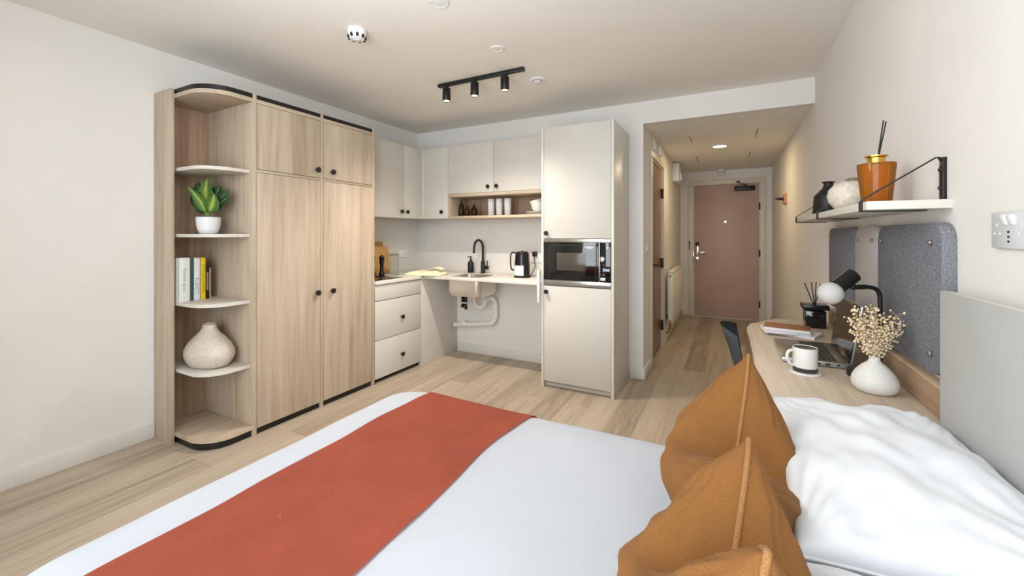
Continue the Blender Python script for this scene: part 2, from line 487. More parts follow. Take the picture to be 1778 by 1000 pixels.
bh = .09
struct('baseboard_left', MB().box(XL, XL+.016, YF, 1.264, 0, bh, .003), 'trim')
struct('baseboard_back', MB().box(-2.63, -1.386, YB-.016, YB, 0, bh, .003), 'trim')
struct('baseboard_corner', MB().box(-.774, XH+.016, YB-.016, YB, 0, bh, .003).box(XH, XH+.016, YB, 4.115, 0, bh, .003), 'trim')
struct('baseboard_hall_left', MB().box(XH, XH+.016, 5.045, YE, 0, bh, .003), 'hall_trim')
struct('baseboard_hall_end', MB().box(XH+.016, -.545, YE-.016, YE, 0, bh, .003), 'hall_trim')
struct('baseboard_right', MB().box(XR-.016, XR, YF, YE, 0, bh, .003), 'trim')

# entrance door
d = sthing('door_1', (-.02, YE, 0))
f = MB()
for x0, x1 in ((-.545, -.475), (.44, .51)):
    f.box(x0, x1, YE-.018, YE, 0, 2.06, .003)
f.box(-.545, .51, YE-.018, YE, 2.06, 2.125, .003)
for x0, x1 in ((-.475, -.462), (.428, .44)):
    f.box(x0, x1, YE, YE+.09, 0, 2.05)
f.box(-.475, .44, YE, YE+.09, 2.045, 2.06)
f.build('door_frame', 'hall_trim', d)
MB().box(-.459, .425, YE+.012, YE+.056, .008, 2.043, .002).build('door_leaf', 'door', d)
for z in (1.70, 1.0, .25):
    MB().box(.418, .436, YE-.006, YE+.014, z-.05, z+.05, .002).cyl((.43, YE-.004, z-.05), (.43, YE-.004, z+.05), .007).build('hinge', 'black', d)
lk = MB().box(-.435, -.385, YE-.006, YE+.013, .84, 1.16, .006).build('lock_plate', 'chrome', d)
MB().box(-.438, -.382, YE-.012, YE+.006, 1.10, 1.16, .008).build('card_reader', 'black', lk)
MB().cyl((-.41, YE+.0, 1.0), (-.41, YE-.05, 1.0), .012).box(-.42, -.28, YE-.06, YE-.04, .99, 1.01, .006).build('lever_handle', 'chrome', lk)
MB().cyl((-.41, YE-.004, .91), (-.41, YE-.016, .91), .018).build('thumb_turn', 'chrome', lk)
MB().cyl((-.02, YE+.014, 1.475), (-.02, YE+.004, 1.475), .014).build('peephole', 'chrome', d)
cl = MB().box(.10, .37, YE-.045, YE+.012, 1.935, 2.005, .006).build('door_closer', 'black', d)
MB().ribbon([(.27, YE-.03, 2.012), (.18, YE-.05, 2.04), (.15, YE-.01, 2.07)], (0, 0, 1), .014, .008).box(.13, .17, YE-.03, YE-.015, 2.055, 2.085, .003).build('closer_arm', 'black', cl)
MB().box(-.528, -.516, YE-.03, YE-.018, 1.04, 1.18, .003).cyl((-.522, YE-.03, 1.15), (-.522, YE-.045, 1.15), .012).build('security_latch', 'black', d)
MB().box(-.478, -.462, YE-.003, YE+.02, .82, 1.05, .002).build('strike_plate', 'chrome', d)
# bathroom door in the hall
d = sthing('door_2', (XH, 4.58, 0))
f = MB().box(XH-.002, XH+.02, 4.115, 4.19, 0, 2.03, .003).box(XH-.002, XH+.02, 4.97, 5.045, 0, 2.03, .003).box(XH-.002, XH+.02, 4.115, 5.045, 2.03, 2.10, .003)
f.box(XH-.09, XH, 4.19, 4.202, 0, 2.03).box(XH-.09, XH, 4.958, 4.97, 0, 2.03).box(XH-.09, XH, 4.19, 4.97, 2.018, 2.03)
f.build('door_frame', 'hall_trim', d)
MB().box(XH-.056, XH-.014, 4.205, 4.955, .008, 2.015, .002).build('door_leaf', 'door2', d)
for z in (1.745, .955, .25):
    MB().box(XH-.012, XH+.008, 4.945, 4.975, z-.055, z+.055, .002).cyl((XH+.008, 4.957, z-.055), (XH+.008, 4.957, z+.055), .008).build('hinge', 'black', d)
MB().cyl((XH-.016, 4.29, .975), (XH+.04, 4.29, .975), .01).cyl((XH-.014, 4.29, .975), (XH-.006, 4.29, .975), .027).box(XH+.034, XH+.05, 4.28, 4.42, .966, .984, .005).build('lever_handle', 'black', d)

# ------------------------------------------------------------------ ceiling fittings
# access hatch in the hall ceiling: flush panel with shadow-gap slots
h = thing('ceiling_hatch', (-.04, 5.2, HH), 'flush access panel with thin dark joint slots in the hall ceiling', 'hatch')
MB().box(-.33, .25, 4.4, 6.2, HH-.0006, HH).build('panel', 'ceil', h)
for x, y0, y1 in ((-.33, 4.46, 4.80), (-.338, 5.62, 6.12), (.255, 4.44, 4.80), (.245, 5.6, 6.04)):
    MB().box(x-.003, x+.003, y0, y1, HH-.0012, HH-.0004).build('slot', 'dark', h)
dl = thing('downlight', (-.07, 5.09, HH), 'round lit downlight in the hall ceiling', 'ceiling light')
MB().lathe([(.075, -.002), (.085, -.002), (.086, -.010), (.072, -.014), (.068, -.012), (.068, -.002)], (-.07, 5.09, HH)).build('trim_ring', 'plastic', dl)
MB().lathe([(.0, -.003), (.068, -.003), (.067, -.010), (0, -.012)], (-.07, 5.09, HH)).build('diffuser', 'lens2', dl)
l = bpy.data.lights.new('downlight_glow', 'AREA'); l.shape = 'DISK'; l.size = .13; l.energy = 8; l.color = (1, .76, .45)
o = bpy.data.objects.new('downlight_glow', l); C.objects.link(o); o.location = (-.07, 5.09, HH-.018)

s = thing('smoke_detector', (-1.885, 1.69, HC), 'white slotted smoke detector on the ceiling nearest the wardrobe', 'smoke detector')
MB().lathe([(0, -.001), (.052, -.001), (.053, -.012), (.05, -.034), (.042, -.05), (.03, -.056), (0, -.057)], (-1.885, 1.69, HC)).build('housing', 'plastic', s)
for k in range(9):
    a = 2*PI*k/9
    ca, sa = math.cos(a), math.sin(a)
    MB().obox((-1.885+.046*ca, 1.69+.046*sa, HC-.042), (ca, sa, 0), (-sa, ca, 0), (0, 0, 1), .012, .0135, .019, .002).build('vent_slot', 'dark', s)
MB().lathe([(0, -.056), (.017, -.056), (.016, -.061), (0, -.062)], (-1.885, 1.69, HC)).build('test_button', 'greyplastic', s)

def cdisc(x, y, r, label, mname='plastic', dome=.012):
    t = thing('ceiling_disc', (x, y, HC), label, 'ceiling fitting', 'round cover plates on the ceiling')
    MB().lathe([(0, -.001), (r, -.001), (r, -.004), (r*.94, -.007), (r*.9, -.007), (r*.88, -.005), (r*.4, -dome*.6), (0, -dome*.62)], (x, y, HC)).build('cover', mname, t)
    return t
cdisc(-1.285, 1.675, .046, 'white ceiling disc cut by the top edge of the photo')
t = cdisc(-1.286, 2.264, .043, 'cream ceiling disc between the track light and the top edge', 'ceil', .008)
for dx, dy in ((-.014, .01), (.012, -.012)):
    MB().cyl((-1.286+dx, 2.264+dy, HC-.004), (-1.286+dx, 2.264+dy, HC-.008), .004, seg=12).build('screw', 'greyplastic', t)
v = thing('air_valve', (-1.272, 2.86, HC), 'round white air vent on the ceiling right of the track light', 'vent')
MB().lathe([(.033, -.001), (.062, -.001), (.062, -.004), (.05, -.012), (.04, -.014), (.034, -.010), (.033, -.001)], (-1.272, 2.86, HC)).build('rim', 'plastic', v)
MB().lathe([(0, -.001), (.034, -.001), (.034, -.002), (0, -.002)], (-1.272, 2.86, HC)).build('throat', 'dark', v)
MB().lathe([(0, -.006), (.01, -.012), (.031, -.014), (.032, -.019), (.022, -.024), (0, -.025)], (-1.272, 2.86, HC)).build('disc', 'plastic', v)

tl = thing('track_light', (-1.63, 2.605, HC), 'black ceiling track with three lit cylinder spotlights', 'track light')
MB().box(-2.005, -1.262, 2.589, 2.621, HC-.026, HC, .003).build('rail', 'black', tl)
for x, wt_ in ((-1.93, 52), (-1.672, 58), (-1.415, 12)):
    y = 2.605
    hd = MB().lathe([(.0, -.042), (.029, -.042), (.031, -.045), (.031, -.138), (.029, -.141), (.026, -.139), (.026, -.128), (0, -.128)], (x, y, HC)).build('spotlight', 'blackmet', tl)
    MB().cyl((x, y, HC-.024), (x, y, HC-.044), .019).build('neck', 'black', hd)
    MB().lathe([(0, -.127), (.0255, -.127), (.0255, -.134), (0, -.135)], (x, y, HC)).build('lamp_lens', 'lens', hd)
    l = bpy.data.lights.new('spot_beam', 'SPOT'); l.energy = wt_; l.spot_size = R(135); l.spot_blend = 1; l.color = (1, .90, .78); l.shadow_soft_size = .025
    o = bpy.data.objects.new('spot_beam', l); C.objects.link(o); o.location = (x, y, HC-.15)

a = thing('ceiling_sounder', (-.078, 6.98, HH), 'small white alarm sounder on the hall ceiling above the entrance door', 'alarm')
MB().lathe([(0, 0), (.05, 0), (.05, -.02), (.042, -.028), (.04, -.075), (.028, -.088), (0, -.09)], (-.078, 6.98, HH), 32).build('body', 'plastic', a)
MB().sphere((-.078, 6.935, HH-.05), .014).build('beacon', 'chrome', a)

# ------------------------------------------------------------------ hall fittings
e = thing('junction_box', (XH+.05, 6.2, 2.0), 'white box high on the hall wall beside the entrance door', 'electrical box')
MB().box(XH, XH+.085, 5.95, 6.35, 2.0, 2.245, .006).build('enclosure', 'plastic', e)
MB().box(XH+.085, XH+.105, 6.05, 6.28, 2.02, 2.12, .005).build('cover', 'plastic', e)
for i, (y, z, lab) in enumerate(((4.36, 2.185, 'flat white sensor above the bathroom door, the nearer of two'), (4.64, 2.165, 'boxy white sensor above the bathroom door, the farther of two'))):
    t = thing('wall_sensor', (XH, y, z), lab, 'sensor', 'sensors above the bathroom door')
    MB().box(XH, XH+(.014, .034)[i], y-.045, y+.045, z-.055, z+.05, .004).build('housing', 'plastic', t)
    if i: MB().box(XH+.034, XH+.038, y-.02, y+.02, z-.04, z-.01, .001).build('lens', 'greyplastic', t)
sw = thing('light_switch', (XH, 3.93, 1.15), 'white light switch on the hall corner beside the tall cabinet', 'switch')
MB().box(XH, XH+.009, 3.885, 3.972, 1.106, 1.193, .003).build('plate', 'plastic', sw)
for y in (3.912, 3.945): MB().box(XH+.008, XH+.014, y-.009, y+.009, 1.13, 1.17, .002).build('rocker', 'plastic', sw)
r_ = thing('radiator', (XH+.06, 5.7, .2), 'white panel radiator on the left hall wall', 'radiator')
b = MB().box(XH+.035, XH+.088, 5.2, 6.2, .225, .83, .006)
b.build('panel', 'radiator', r_)
g = MB()
for k in range(26): g.box(XH+.088, XH+.094, 5.222+k*.0375, 5.243+k*.0375, .25, .80, .0025)
g.build('front_ribs', 'radiator', r_)
MB().box(XH+.03, XH+.094, 5.197, 6.203, .83, .842, .003).build('top_grille', 'radiator', r_)
for y in (5.35, 6.05): MB().box(XH, XH+.036, y-.02, y+.02, .3, .76).build('bracket', 'steel', r_)
MB().cyl((XH+.062, 5.17, .79), (XH+.062, 5.2, .79), .012).build('bleed_valve', 'chrome', r_)
vv = MB().cyl((XH+.062, 5.165, .27), (XH+.062, 5.165, .34), .02).cyl((XH+.062, 5.165, .27), (XH+.062, 5.2, .27), .011).build('valve', 'plastic', r_)
MB().tube(smoothpath([(XH+.062, 5.165, .27), (XH+.062, 5.165, .16), (XH+.04, 5.16, .125), (XH+.017, 5.16, .12)]), .008).build('pipe', 'copper', r_)
hk = thing('coat_hook', (XR, 5.5, 1.67), 'wooden coat hook with black peg on the right hall wall', 'hook')
MB().box(XR-.022, XR, 5.38, 5.56, 1.62, 1.73, .004).build('block', 'hookwood', hk)
MB().tube([(XR-.02, 5.47, 1.675), (XR-.05, 5.47, 1.675), (XR-.075, 5.47, 1.682), (XR-.1, 5.47, 1.672)], [.017, .015, .013, .006], 14).build('peg', 'black', hk)

# ------------------------------------------------------------------ corner shelf + wardrobe
WX = -2.655; WT = 2.172
def corner_outline(ix, iy, x0=XL+.012):
    """shelf plan with a rounded front corner; ix, iy = inset of its two open edges"""
    pts = [(x0, 1.555), (x0, 1.286+iy), (-2.99, 1.286+iy)]
    cx, cy = -2.84, 1.45; rx, ry = abs(WX-ix-cx), cy-(1.286+iy)
    for k in range(15):
        t = -PI/2+PI/2*k/14
        pts.append((cx+rx*math.cos(t), cy+ry*math.sin(t)))
    pts.append((WX-ix, 1.555))
    return pts
cs = thing('corner_shelf_unit', (-2.93, 1.42, 0), 'open oak corner shelf unit with rounded pale shelves', 'shelf unit')
MB().box(XL, -3.0, 1.265, 1.285, 0, WT, .0015).build('side_panel', 'oak_z', cs)
MB().box(XL, WX, 1.556, 1.578, 0, WT, .0015).build('side_panel', 'oak_z', cs)
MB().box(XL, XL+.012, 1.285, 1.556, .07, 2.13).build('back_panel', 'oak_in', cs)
MB().prism(corner_outline(.002, .0), 2.118, 2.142, .0015).build('top_board', 'oak_y', cs)
MB().prism(corner_outline(.006, .004), 2.142, 2.172).build('top_trim', 'black', cs)
MB().prism(corner_outline(.002, .0), .045, .07, .0015).build('base_board', 'oak_y', cs)
MB().prism(corner_outline(.02, .012), 0, .045).build('plinth', 'kick', cs)
for z in (1.69, 1.283, .862, .452):
    MB().prism(corner_outline(.035, .012), z-.02, z, .0015).build('shelf', 'grey_shelf', cs)

def wardrobe(y0, y1, label, knob_y, right_panel):
    t = thing('wardrobe', (-2.93, (y0+y1)/2, 0), label, 'wardrobe', 'oak wardrobe units')
    # carcass: back, top, bottom, side
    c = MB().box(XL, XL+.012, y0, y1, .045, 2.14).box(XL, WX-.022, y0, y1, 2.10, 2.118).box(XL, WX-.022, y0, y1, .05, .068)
    c.box(XL, WX-.022, y0, y0+.002, .05, 2.12)
    c.build('carcass', 'oak_z', t)
    MB().box(XL, WX, y1, y1+.02, 0, WT, .0015).build('side_panel', 'oak_z', t)
    MB().box(WX-.02, WX-.002, y0, y1, 2.117, 2.142, .001).build('top_rail', 'oak_y', t)
    MB().box(WX-.06, WX-.006, y0, y1, 2.142, 2.170).build('top_trim', 'black', t)
    MB().box(WX-.02, WX-.004, y0, y1, 1.678, 1.694, .001).build('mid_rail', 'oak_y', t)
    MB().box(WX-.05, WX-.022, y0, y1, 0, .046).build('plinth', 'kick', t)
    for z0, z1, kz, nm in ((1.697, 2.114, 1.751, 'upper_door'), (.045, 1.675, .855, 'lower_door')):
        dd = MB().box(WX-.02, WX, y0+.003, y1-.003, z0, z1, .0012).build(nm, 'oak_z', t)
        MB().lathe([(0, 0), (.011, 0), (.010, .012), (.019, .015), (.020, .024), (.017, .027), (0, .028)], (WX, knob_y, kz), 28, (1, 0, 0)).build('knob', 'black', dd)
wardrobe(1.578, 2.047, 'tall oak wardrobe unit beside the open corner shelves', 2.011, False)
wardrobe(2.067, 2.548, 'tall oak wardrobe unit beside the kitchen drawers', 2.14, True)

# books on the corner shelf (spines face +X/-Y, leaning against the left panel)
BZ = .862
def book(y0, th, h, dx, col, label, spine=None, tcol=(90, 90, 90), tsize=.02, tz=.5, pages=True, x1=-3.0):
    t = thing('book', (x1-dx/2, y0+th/2, BZ), label, 'book', 'books on the corner shelf')
    m = mat('book_cover', col, .45, var=.02, vscale=60)
    c = MB().box(x1-dx, x1, y0, y0+.0025, BZ, BZ+h).box(x1-dx, x1, y0+th-.0025, y0+th, BZ, BZ+h).box(x1-.003, x1, y0, y0+th, BZ, BZ+h, .001)
    c.build('cover', m, t)
    MB().box(x1-dx+.004, x1-.003, y0+.0025, y0+th-.0025, BZ+.003, BZ+h-.003).build('page_block', 'page', t)
    if spine:
        T = frame((0, 0, -1), (0, 1, 0), (1, 0, 0), (x1+.0005, y0+th/2, BZ+h*tz))
        text(spine, tsize, mat('spine_ink', tcol, .6, var=.02), T, t)
    return t
book(1.2865, .010, .235, .15, (120, 116, 108), 'thin grey-edged book against the left side panel, leftmost', x1=-3.06)
book(1.299, .062, .272, .17, (226, 228, 222), 'thickest white book standing beside the green spine', 'The Silver Spoon', (150, 152, 150), .021, .5, x1=-2.985)
book(1.3625, .019, .273, .17, (58, 88, 76), 'dark green book between the two white books', x1=-2.99)
book(1.383, .038, .268, .17, (222, 224, 232), 'white book with pale grey title between green and yellow books', 'PLENTY', (150, 160, 158), .030, .33, x1=-2.995)
book(1.4225, .030, .268, .17, (232, 196, 30), 'bright yellow book with green title', 'OTTOLENGHI SIMPLE', (110, 130, 40), .019, .5, x1=-2.995)
book(1.4545, .021, .208, .14, (30, 27, 26), 'short black book with white and red title', 'THE FOOD BOOK', (222, 206, 180), .0145, .55, x1=-3.0)
book(1.477, .014, .20, .14, (202, 170, 158), 'short pale pink book at the right end of the row', x1=-3.01)

# plant in white pot
PX_, PY_, PZ_ = -2.895, 1.42, 1.283
pl = thing('potted_plant', (PX_, PY_, PZ_), 'small leafy green plant in a white pot on the corner shelf', 'plant')
MB().lathe([(0, 0), (.041, 0), (.047, .004), (.058, .03), (.064, .06), (.066, .105), (.062, .106), (.060, .09), (0, .09)], (PX_, PY_, PZ_)).build('pot', 'potw', pl)
MB().lathe([(0, .086), (.06, .086), (.06, .092), (0, .095)], (PX_, PY_, PZ_)).build('soil', 'soil', pl)
def leaf_mat(name, dark, lightc, wid):
    m = bpy.data.materials.new(name); m.use_nodes = True; n = m.node_tree; b = n.nodes['Principled BSDF']; L = n.links.new
    b.inputs['Roughness'].default_value = .35
    uv = n.nodes.new('ShaderNodeUVMap'); sp = n.nodes.new('ShaderNodeSeparateXYZ'); L(uv.outputs[0], sp.inputs[0])
    s1 = n.nodes.new('ShaderNodeMath'); s1.operation = 'SUBTRACT'; s1.inputs[1].default_value = .5; L(sp.outputs[0], s1.inputs[0])
    ab = n.nodes.new('ShaderNodeMath'); ab.operation = 'ABSOLUTE'; L(s1.outputs[0], ab.inputs[0])
    nz = n.nodes.new('ShaderNodeTexNoise'); nz.inputs['Scale'].default_value = 9; L(uv.outputs[0], nz.inputs['Vector'])
    ma = n.nodes.new('ShaderNodeMath'); ma.operation = 'MULTIPLY_ADD'; ma.inputs[1].default_value = .22; L(nz.outputs['Fac'], ma.inputs[0]); L(ab.outputs[0], ma.inputs[2])
    cr = n.nodes.new('ShaderNodeValToRGB'); e = cr.color_ramp.elements
    e[0].position = .1; e[0].color = lin(lightc); e[1].position = .1+wid; e[1].color = lin(dark)
    L(ma.outputs[0], cr.inputs[0]); L(cr.outputs[0], b.inputs['Base Color'])
    return m
LM1 = leaf_mat('variegated_leaf', (62, 104, 44), (172, 186, 78), .22)
LM2 = leaf_mat('deep_green_leaf', (30, 62, 34), (92, 122, 72), .16)
def leaf(base, mid, tip, width, side, m, cup=.25):
    base, mid, tip, side = Vector(base), Vector(mid), Vector(tip), Vector(side).normalized()
    bm = bmesh.new(); uvl = bm.loops.layers.uv.new('UVMap'); NU, NV = 7, 15; V = []; UV = {}
    for j in range(NV):
        t = j/(NV-1)
        c = (1-t)**2*base+2*t*(1-t)*mid+t*t*tip
        d = (2*(1-t)*(mid-base)+2*t*(tip-mid)).normalized()
        sd = (side-d*side.dot(d)).normalized(); up = sd.cross(d)
        wv = width*(math.sin(PI*min(1, t**.8))**.85)*(1-.25*t)+.0015
        row = []
        for i in range(NU):
            u = i/(NU-1)*2-1
            v = bm.verts.new(c+sd*u*wv/2+up*(abs(u)**1.5)*cup*wv/2+up*.0015*math.sin(t*40)*abs(u))
            UV[v] = ((u+1)/2, t); row.append(v)
        V.append(row)
    for j in range(NV-1):
        for i in range(NU-1):
            fa = bm.faces.new((V[j][i], V[j][i+1], V[j+1][i+1], V[j+1][i]))
            for lp in fa.loops: lp[uvl].uv = UV[lp.vert]
    o = pl
    bm.transform(Matrix.Translation(-ORG[o.name]))
    me = bpy.data.meshes.new('leaf'); bm.to_mesh(me); bm.free(); me.shade_smooth(); me.materials.append(m)
    ob = bpy.data.objects.new('leaf', me); C.objects.link(ob); ob.parent = pl; ORG[ob.name] = ORG[pl.name]
    so = ob.modifiers.new('solid', 'SOLIDIFY'); so.thickness = .0012
    return ob
PB = Vector((PX_, PY_, PZ_+.09))
D0 = math.hypot(PX_*math.sin(YAW), 0)
def pp(px, py, dd=0): return at(px, py, (FW.dot(Vector((PX_, PY_, 0))))+dd)
for (b0, mi, ti, wd, dd, m) in (
    ((360, 372), (354, 345), (360, 309), .150, .02, LM1),      # big upright leaf
    ((363, 372), (372, 350), (372, 337), .105, -.05, LM1),     # front leaf right
    ((357, 372), (352, 350), (325, 323), .075, -.03, LM1),     # left
    ((362, 370), (372, 340), (384, 322), .150, .05, LM2),      # behind right round
    ((358, 370), (345, 338), (344, 316), .130, .06, LM2),      # behind left
    ((364, 372), (380, 345), (399, 330), .078, .01, LM2),
    ((364, 372), (382, 352), (399, 341), .062, -.02, LM2),
    ((356, 374), (346, 362), (340, 345), .055, .02, LM2)):
    base = PB+Vector((random.uniform(-.012, .012), random.uniform(-.012, .012), 0))
    st = base.lerp(pp(*b0, dd*.3), .8) if False else pp(b0[0], b0[1]-4, dd*.3)
    MB().tube(smoothpath([base, (base+st)/2+Vector((0, 0, .004)), st], 4), .0028, 8).build('leaf_stem', 'stem', pl)
    leaf(st, pp(*mi, dd*.8), pp(*ti, dd), wd, RT+Vector((0, 0, .1)), m)

vz = .452
one(MB().lathe([(0, 0), (.10, 0), (.128, .008), (.152, .035), (.165, .07), (.163, .10), (.14, .14), (.10, .18), (.066, .21), (.048, .235), (.043, .256), (.046, .262), (.040, .262), (.036, .24), (.03, .2), (0, .19)], (0, 0, 0), 64).xf(Matrix.Translation((-2.915, 1.435, vz)) @ Matrix.Diagonal((1.12, .73, 1, 1))), 'squat_vase', 'stone', (-2.915, 1.435, vz), 'large squat speckled stoneware vase on the lowest white shelf', 'vase')

# ------------------------------------------------------------------ kitchen
CT = .875      # worktop top
du = thing('drawer_unit', (-2.93, 2.87, 0), 'greige kitchen base unit with two knobbed drawers under the hob', 'kitchen cabinet')
MB().box(XL+.004, -2.672, 2.572, 3.168, .05, CT-.026).build('carcass', 'cab', du)
MB().box(-2.72, -2.70, 2.572, 3.168, 0, .05).build('plinth', 'kick', du)
MB().box(-2.67, -2.65, 2.573, 3.164, .709, .842, .0012).build('blank_front', 'cab', du)
for z0, z1, kz in ((.372, .702, .527), (.042, .366, .185)):
    dd = MB().box(-2.67, -2.65, 2.573, 3.164, z0, z1, .0012).build('drawer', 'cab', du)
    MB().lathe([(0, 0), (.011, 0), (.010, .012), (.018, .015), (.019, .024), (.016, .027), (0, .028)], (-2.65, 2.892, kz), 28, (1, 0, 0)).build('knob', 'black', dd)
one(MB().box(-2.69, -2.646, 3.168, YB, 0, CT-.026, .0012), 'end_panel', 'cab', (-2.67, 3.45, 0), 'plain greige end panel closing the base unit beside the sink space', 'panel')
SX0, SX1, SY0, SY1 = -2.385, -2.05, 3.27, 3.58
wt = MB().box(XL, -2.636, 2.572, YB, CT-.026, CT, .002)
y0 = 3.19
wt.box(-2.638, SX0, y0, YB, CT-.026, CT, .002).box(SX1, -1.387, y0, YB, CT-.026, CT, .002)
wt.box(SX0-.003, SX1+.003, y0, SY0, CT-.026, CT, .002).box(SX0-.003, SX1+.003, SY1, YB, CT-.026, CT, .002)
one(wt, 'worktop', 'worktop', (-2.6, 3.4, CT-.026), 'pale L-shaped kitchen worktop running from hob to tall cabinet', 'worktop')
struct('trim_1', MB().box(XL, XL+.008, 2.57, YB, CT+.001, 1.444).box(XL+.008, -1.387, YB-.008, YB, CT+.001, 1.444), 'splash')

hb = thing('induction_hob', (-2.9, 2.78, CT), 'black glass hob set in the worktop beside the wardrobe', 'hob')
MB().box(-3.1, -2.70, 2.60, 2.965, CT, CT+.005, .0015).build('glass_top', 'blackgl', hb)
for y in (2.69, 2.86): MB().lathe([(.068, .005), (.07, .005), (.07, .0054), (.068, .0054), (.068, .005)], (-2.9, y, CT)).build('cooking_ring', 'greyplastic', hb)

# sink
sk = thing('kitchen_sink', ((SX0+SX1)/2, (SY0+SY1)/2, .68), 'stainless steel sink basin hung under the worktop', 'sink')
def rrect(x0, x1, y0, y1, r, n=6):
    p = []
    for cx, cy, a0 in ((x1-r, y1-r, 0), (x0+r, y1-r, 90), (x0+r, y0+r, 180), (x1-r, y0+r, 270)):
        for k in range(n+1):
            a = R(a0+90*k/n); p.append((cx+r*math.cos(a), cy+r*math.sin(a)))
    return p
def ring(x0, x1, y0, y1, r, z): return [Vector((x, y, z)) for x, y in rrect(x0, x1, y0, y1, r)]
x0, x1, a0, a1 = SX0-.02, SX1+.02, SY0-.03, SY1+.02
b = MB()
b.loft([ring(x0, x1, a0, a1, .06, CT-.027), ring(x0, x1, a0, a1, .06, .74), ring(x0+.006, x1-.006, a0+.006, a1-.006, .06, .71), ring(x0+.022, x1-.022, a0+.022, a1-.022, .055, .688), ring(x0+.06, x1-.06, a0+.06, a1-.06, .05, .682),
        ], True)
b.build('basin', 'sink', sk)
b = MB().loft([ring(SX0+.001, SX1-.001, SY0+.001, SY1-.001, .05, CT-.001), ring(SX0+.008, SX1-.008, SY0+.008, SY1-.008, .05, .72), ring(SX0+.04, SX1-.04, SY0+.04, SY1-.04, .05, .70)], False)
V = [v for v in b.bm.verts if abs(v.co.z-.70) < 1e-5]; b.bm.faces.new(V)
b.build('bowl_lining', 'steel', sk)
MB().lathe([(0, 0), (.04, 0), (.04, .004), (.03, .003), (0, .002)], ((SX0+SX1)/2, (SY0+SY1)/2, .7005), 32).build('drain', 'chrome', sk)
MB().cyl(aty(823, 512, 3.56)+Vector((0, 0, -.02)), aty(823, 512, 3.56)+Vector((0, 0, .03)), .034).build('waste_outlet', 'pipe', sk)
pipe = smoothpath([aty(823, 512, 3.56), aty(823, 520, 3.58)]+[aty(px, py, 3.60) for px, py in ((826, 529), (833, 533.5), (840, 530), (844, 522))]+[aty(px, py, 3.64) for px, py in ((850, 517.5), (856, 519))]+[aty(px, py, 3.69) for px, py in ((860, 528), (860, 550), (855, 560), (845, 562))]+[Vector((-2.63, 3.69, .30))], 6)
wp = thing('waste_pipe', (-2.3, 3.66, .3), 'white plastic waste pipe with trap under the sink', 'pipe')
MB().tube(pipe, [.0175 if i < 34 else .023 for i in range(len(pipe))], 14).build('pipe_run', 'pipe', wp)
for px, py in ((860, 532), (860, 549), (852, 561), (806, 561)):
    c = aty(px, py, 3.69)
    MB().sphere(c, .031, 16).build('coupling', 'pipe', wp)
one(MB().cyl(aty(850, 549, 3.768), aty(850, 549, 3.758), .008).cyl(aty(850, 549, 3.758), aty(850, 549, 3.74), .004), 'pipe_clip', 'pipe', aty(850, 549, 3.768), 'tiny wall clip beside the white waste pipe', 'clip')
hz = thing('supply_hoses', (-2.31, 3.42, .58), 'bundle of black supply hoses tied under the sink', 'hose')
for k, (dx, dy) in enumerate(((-.02, 0), (.004, .012), (.022, -.004))):
    MB().tube(smoothpath([(-2.31+dx, 3.41+dy, .69), (-2.31+dx, 3.41+dy, .63), (-2.31+dx*.9, 3.41+dy, .6), (-2.308+dx*1.2, 3.405+dy, .555-.008*k)], 4), .0145, 12).build('hose', 'black', hz)
MB().lathe([(.037, -.004), (.040, -.004), (.040, .004), (.037, .004), (.037, -.004)], (-2.308, 3.413, .607), 24).build('cable_tie', 'plastic', hz)

tp = thing('kitchen_tap', (-2.26, 3.68, CT), 'black gooseneck tap behind the sink', 'tap')
tx, ty = -2.26, 3.68
MB().lathe([(0, 0), (.026, 0), (.026, .006), (.022, .01), (.022, .12), (.02, .125), (0, .126)], (tx, ty, CT)).build('body', 'black', tp)
arc = [(tx, ty, CT+.12), (tx, ty, CT+.2)]+[(tx, ty-.085+.085*math.cos(a), CT+.262+.085*math.sin(a)) for a in [PI*k/12 for k in range(0, 12)]]+[(tx, ty-.172, CT+.24), (tx, ty-.173, CT+.215)]
MB().tube(arc, .0125, 14).build('spout', 'black', tp)
MB().cyl((tx+.02, ty, CT+.06), (tx+.062, ty, CT+.06), .02).tube([(tx+.05, ty, CT+.07), (tx+.052, ty, CT+.10), (tx+.056, ty-.005, CT+.135)], .006).build('lever', 'black', tp)
sd = thing('soap_dispenser', (-2.415, 3.685, CT), 'black soap pump bottle beside the tap', 'soap dispenser')
MB().lathe([(0, 0), (.03, 0), (.032, .003), (.032, .098), (.028, .112), (.016, .12), (0, .12)], (-2.415, 3.685, CT)).build('bottle', 'black', sd)
MB().cyl((-2.415, 3.685, CT+.12), (-2.415, 3.685, CT+.142), .013).cyl((-2.415, 3.685, CT+.14), (-2.415, 3.685, CT+.165), .007).box(-2.455, -2.402, 3.679, 3.691, CT+.162, CT+.172, .003).build('pump', 'black', sd)

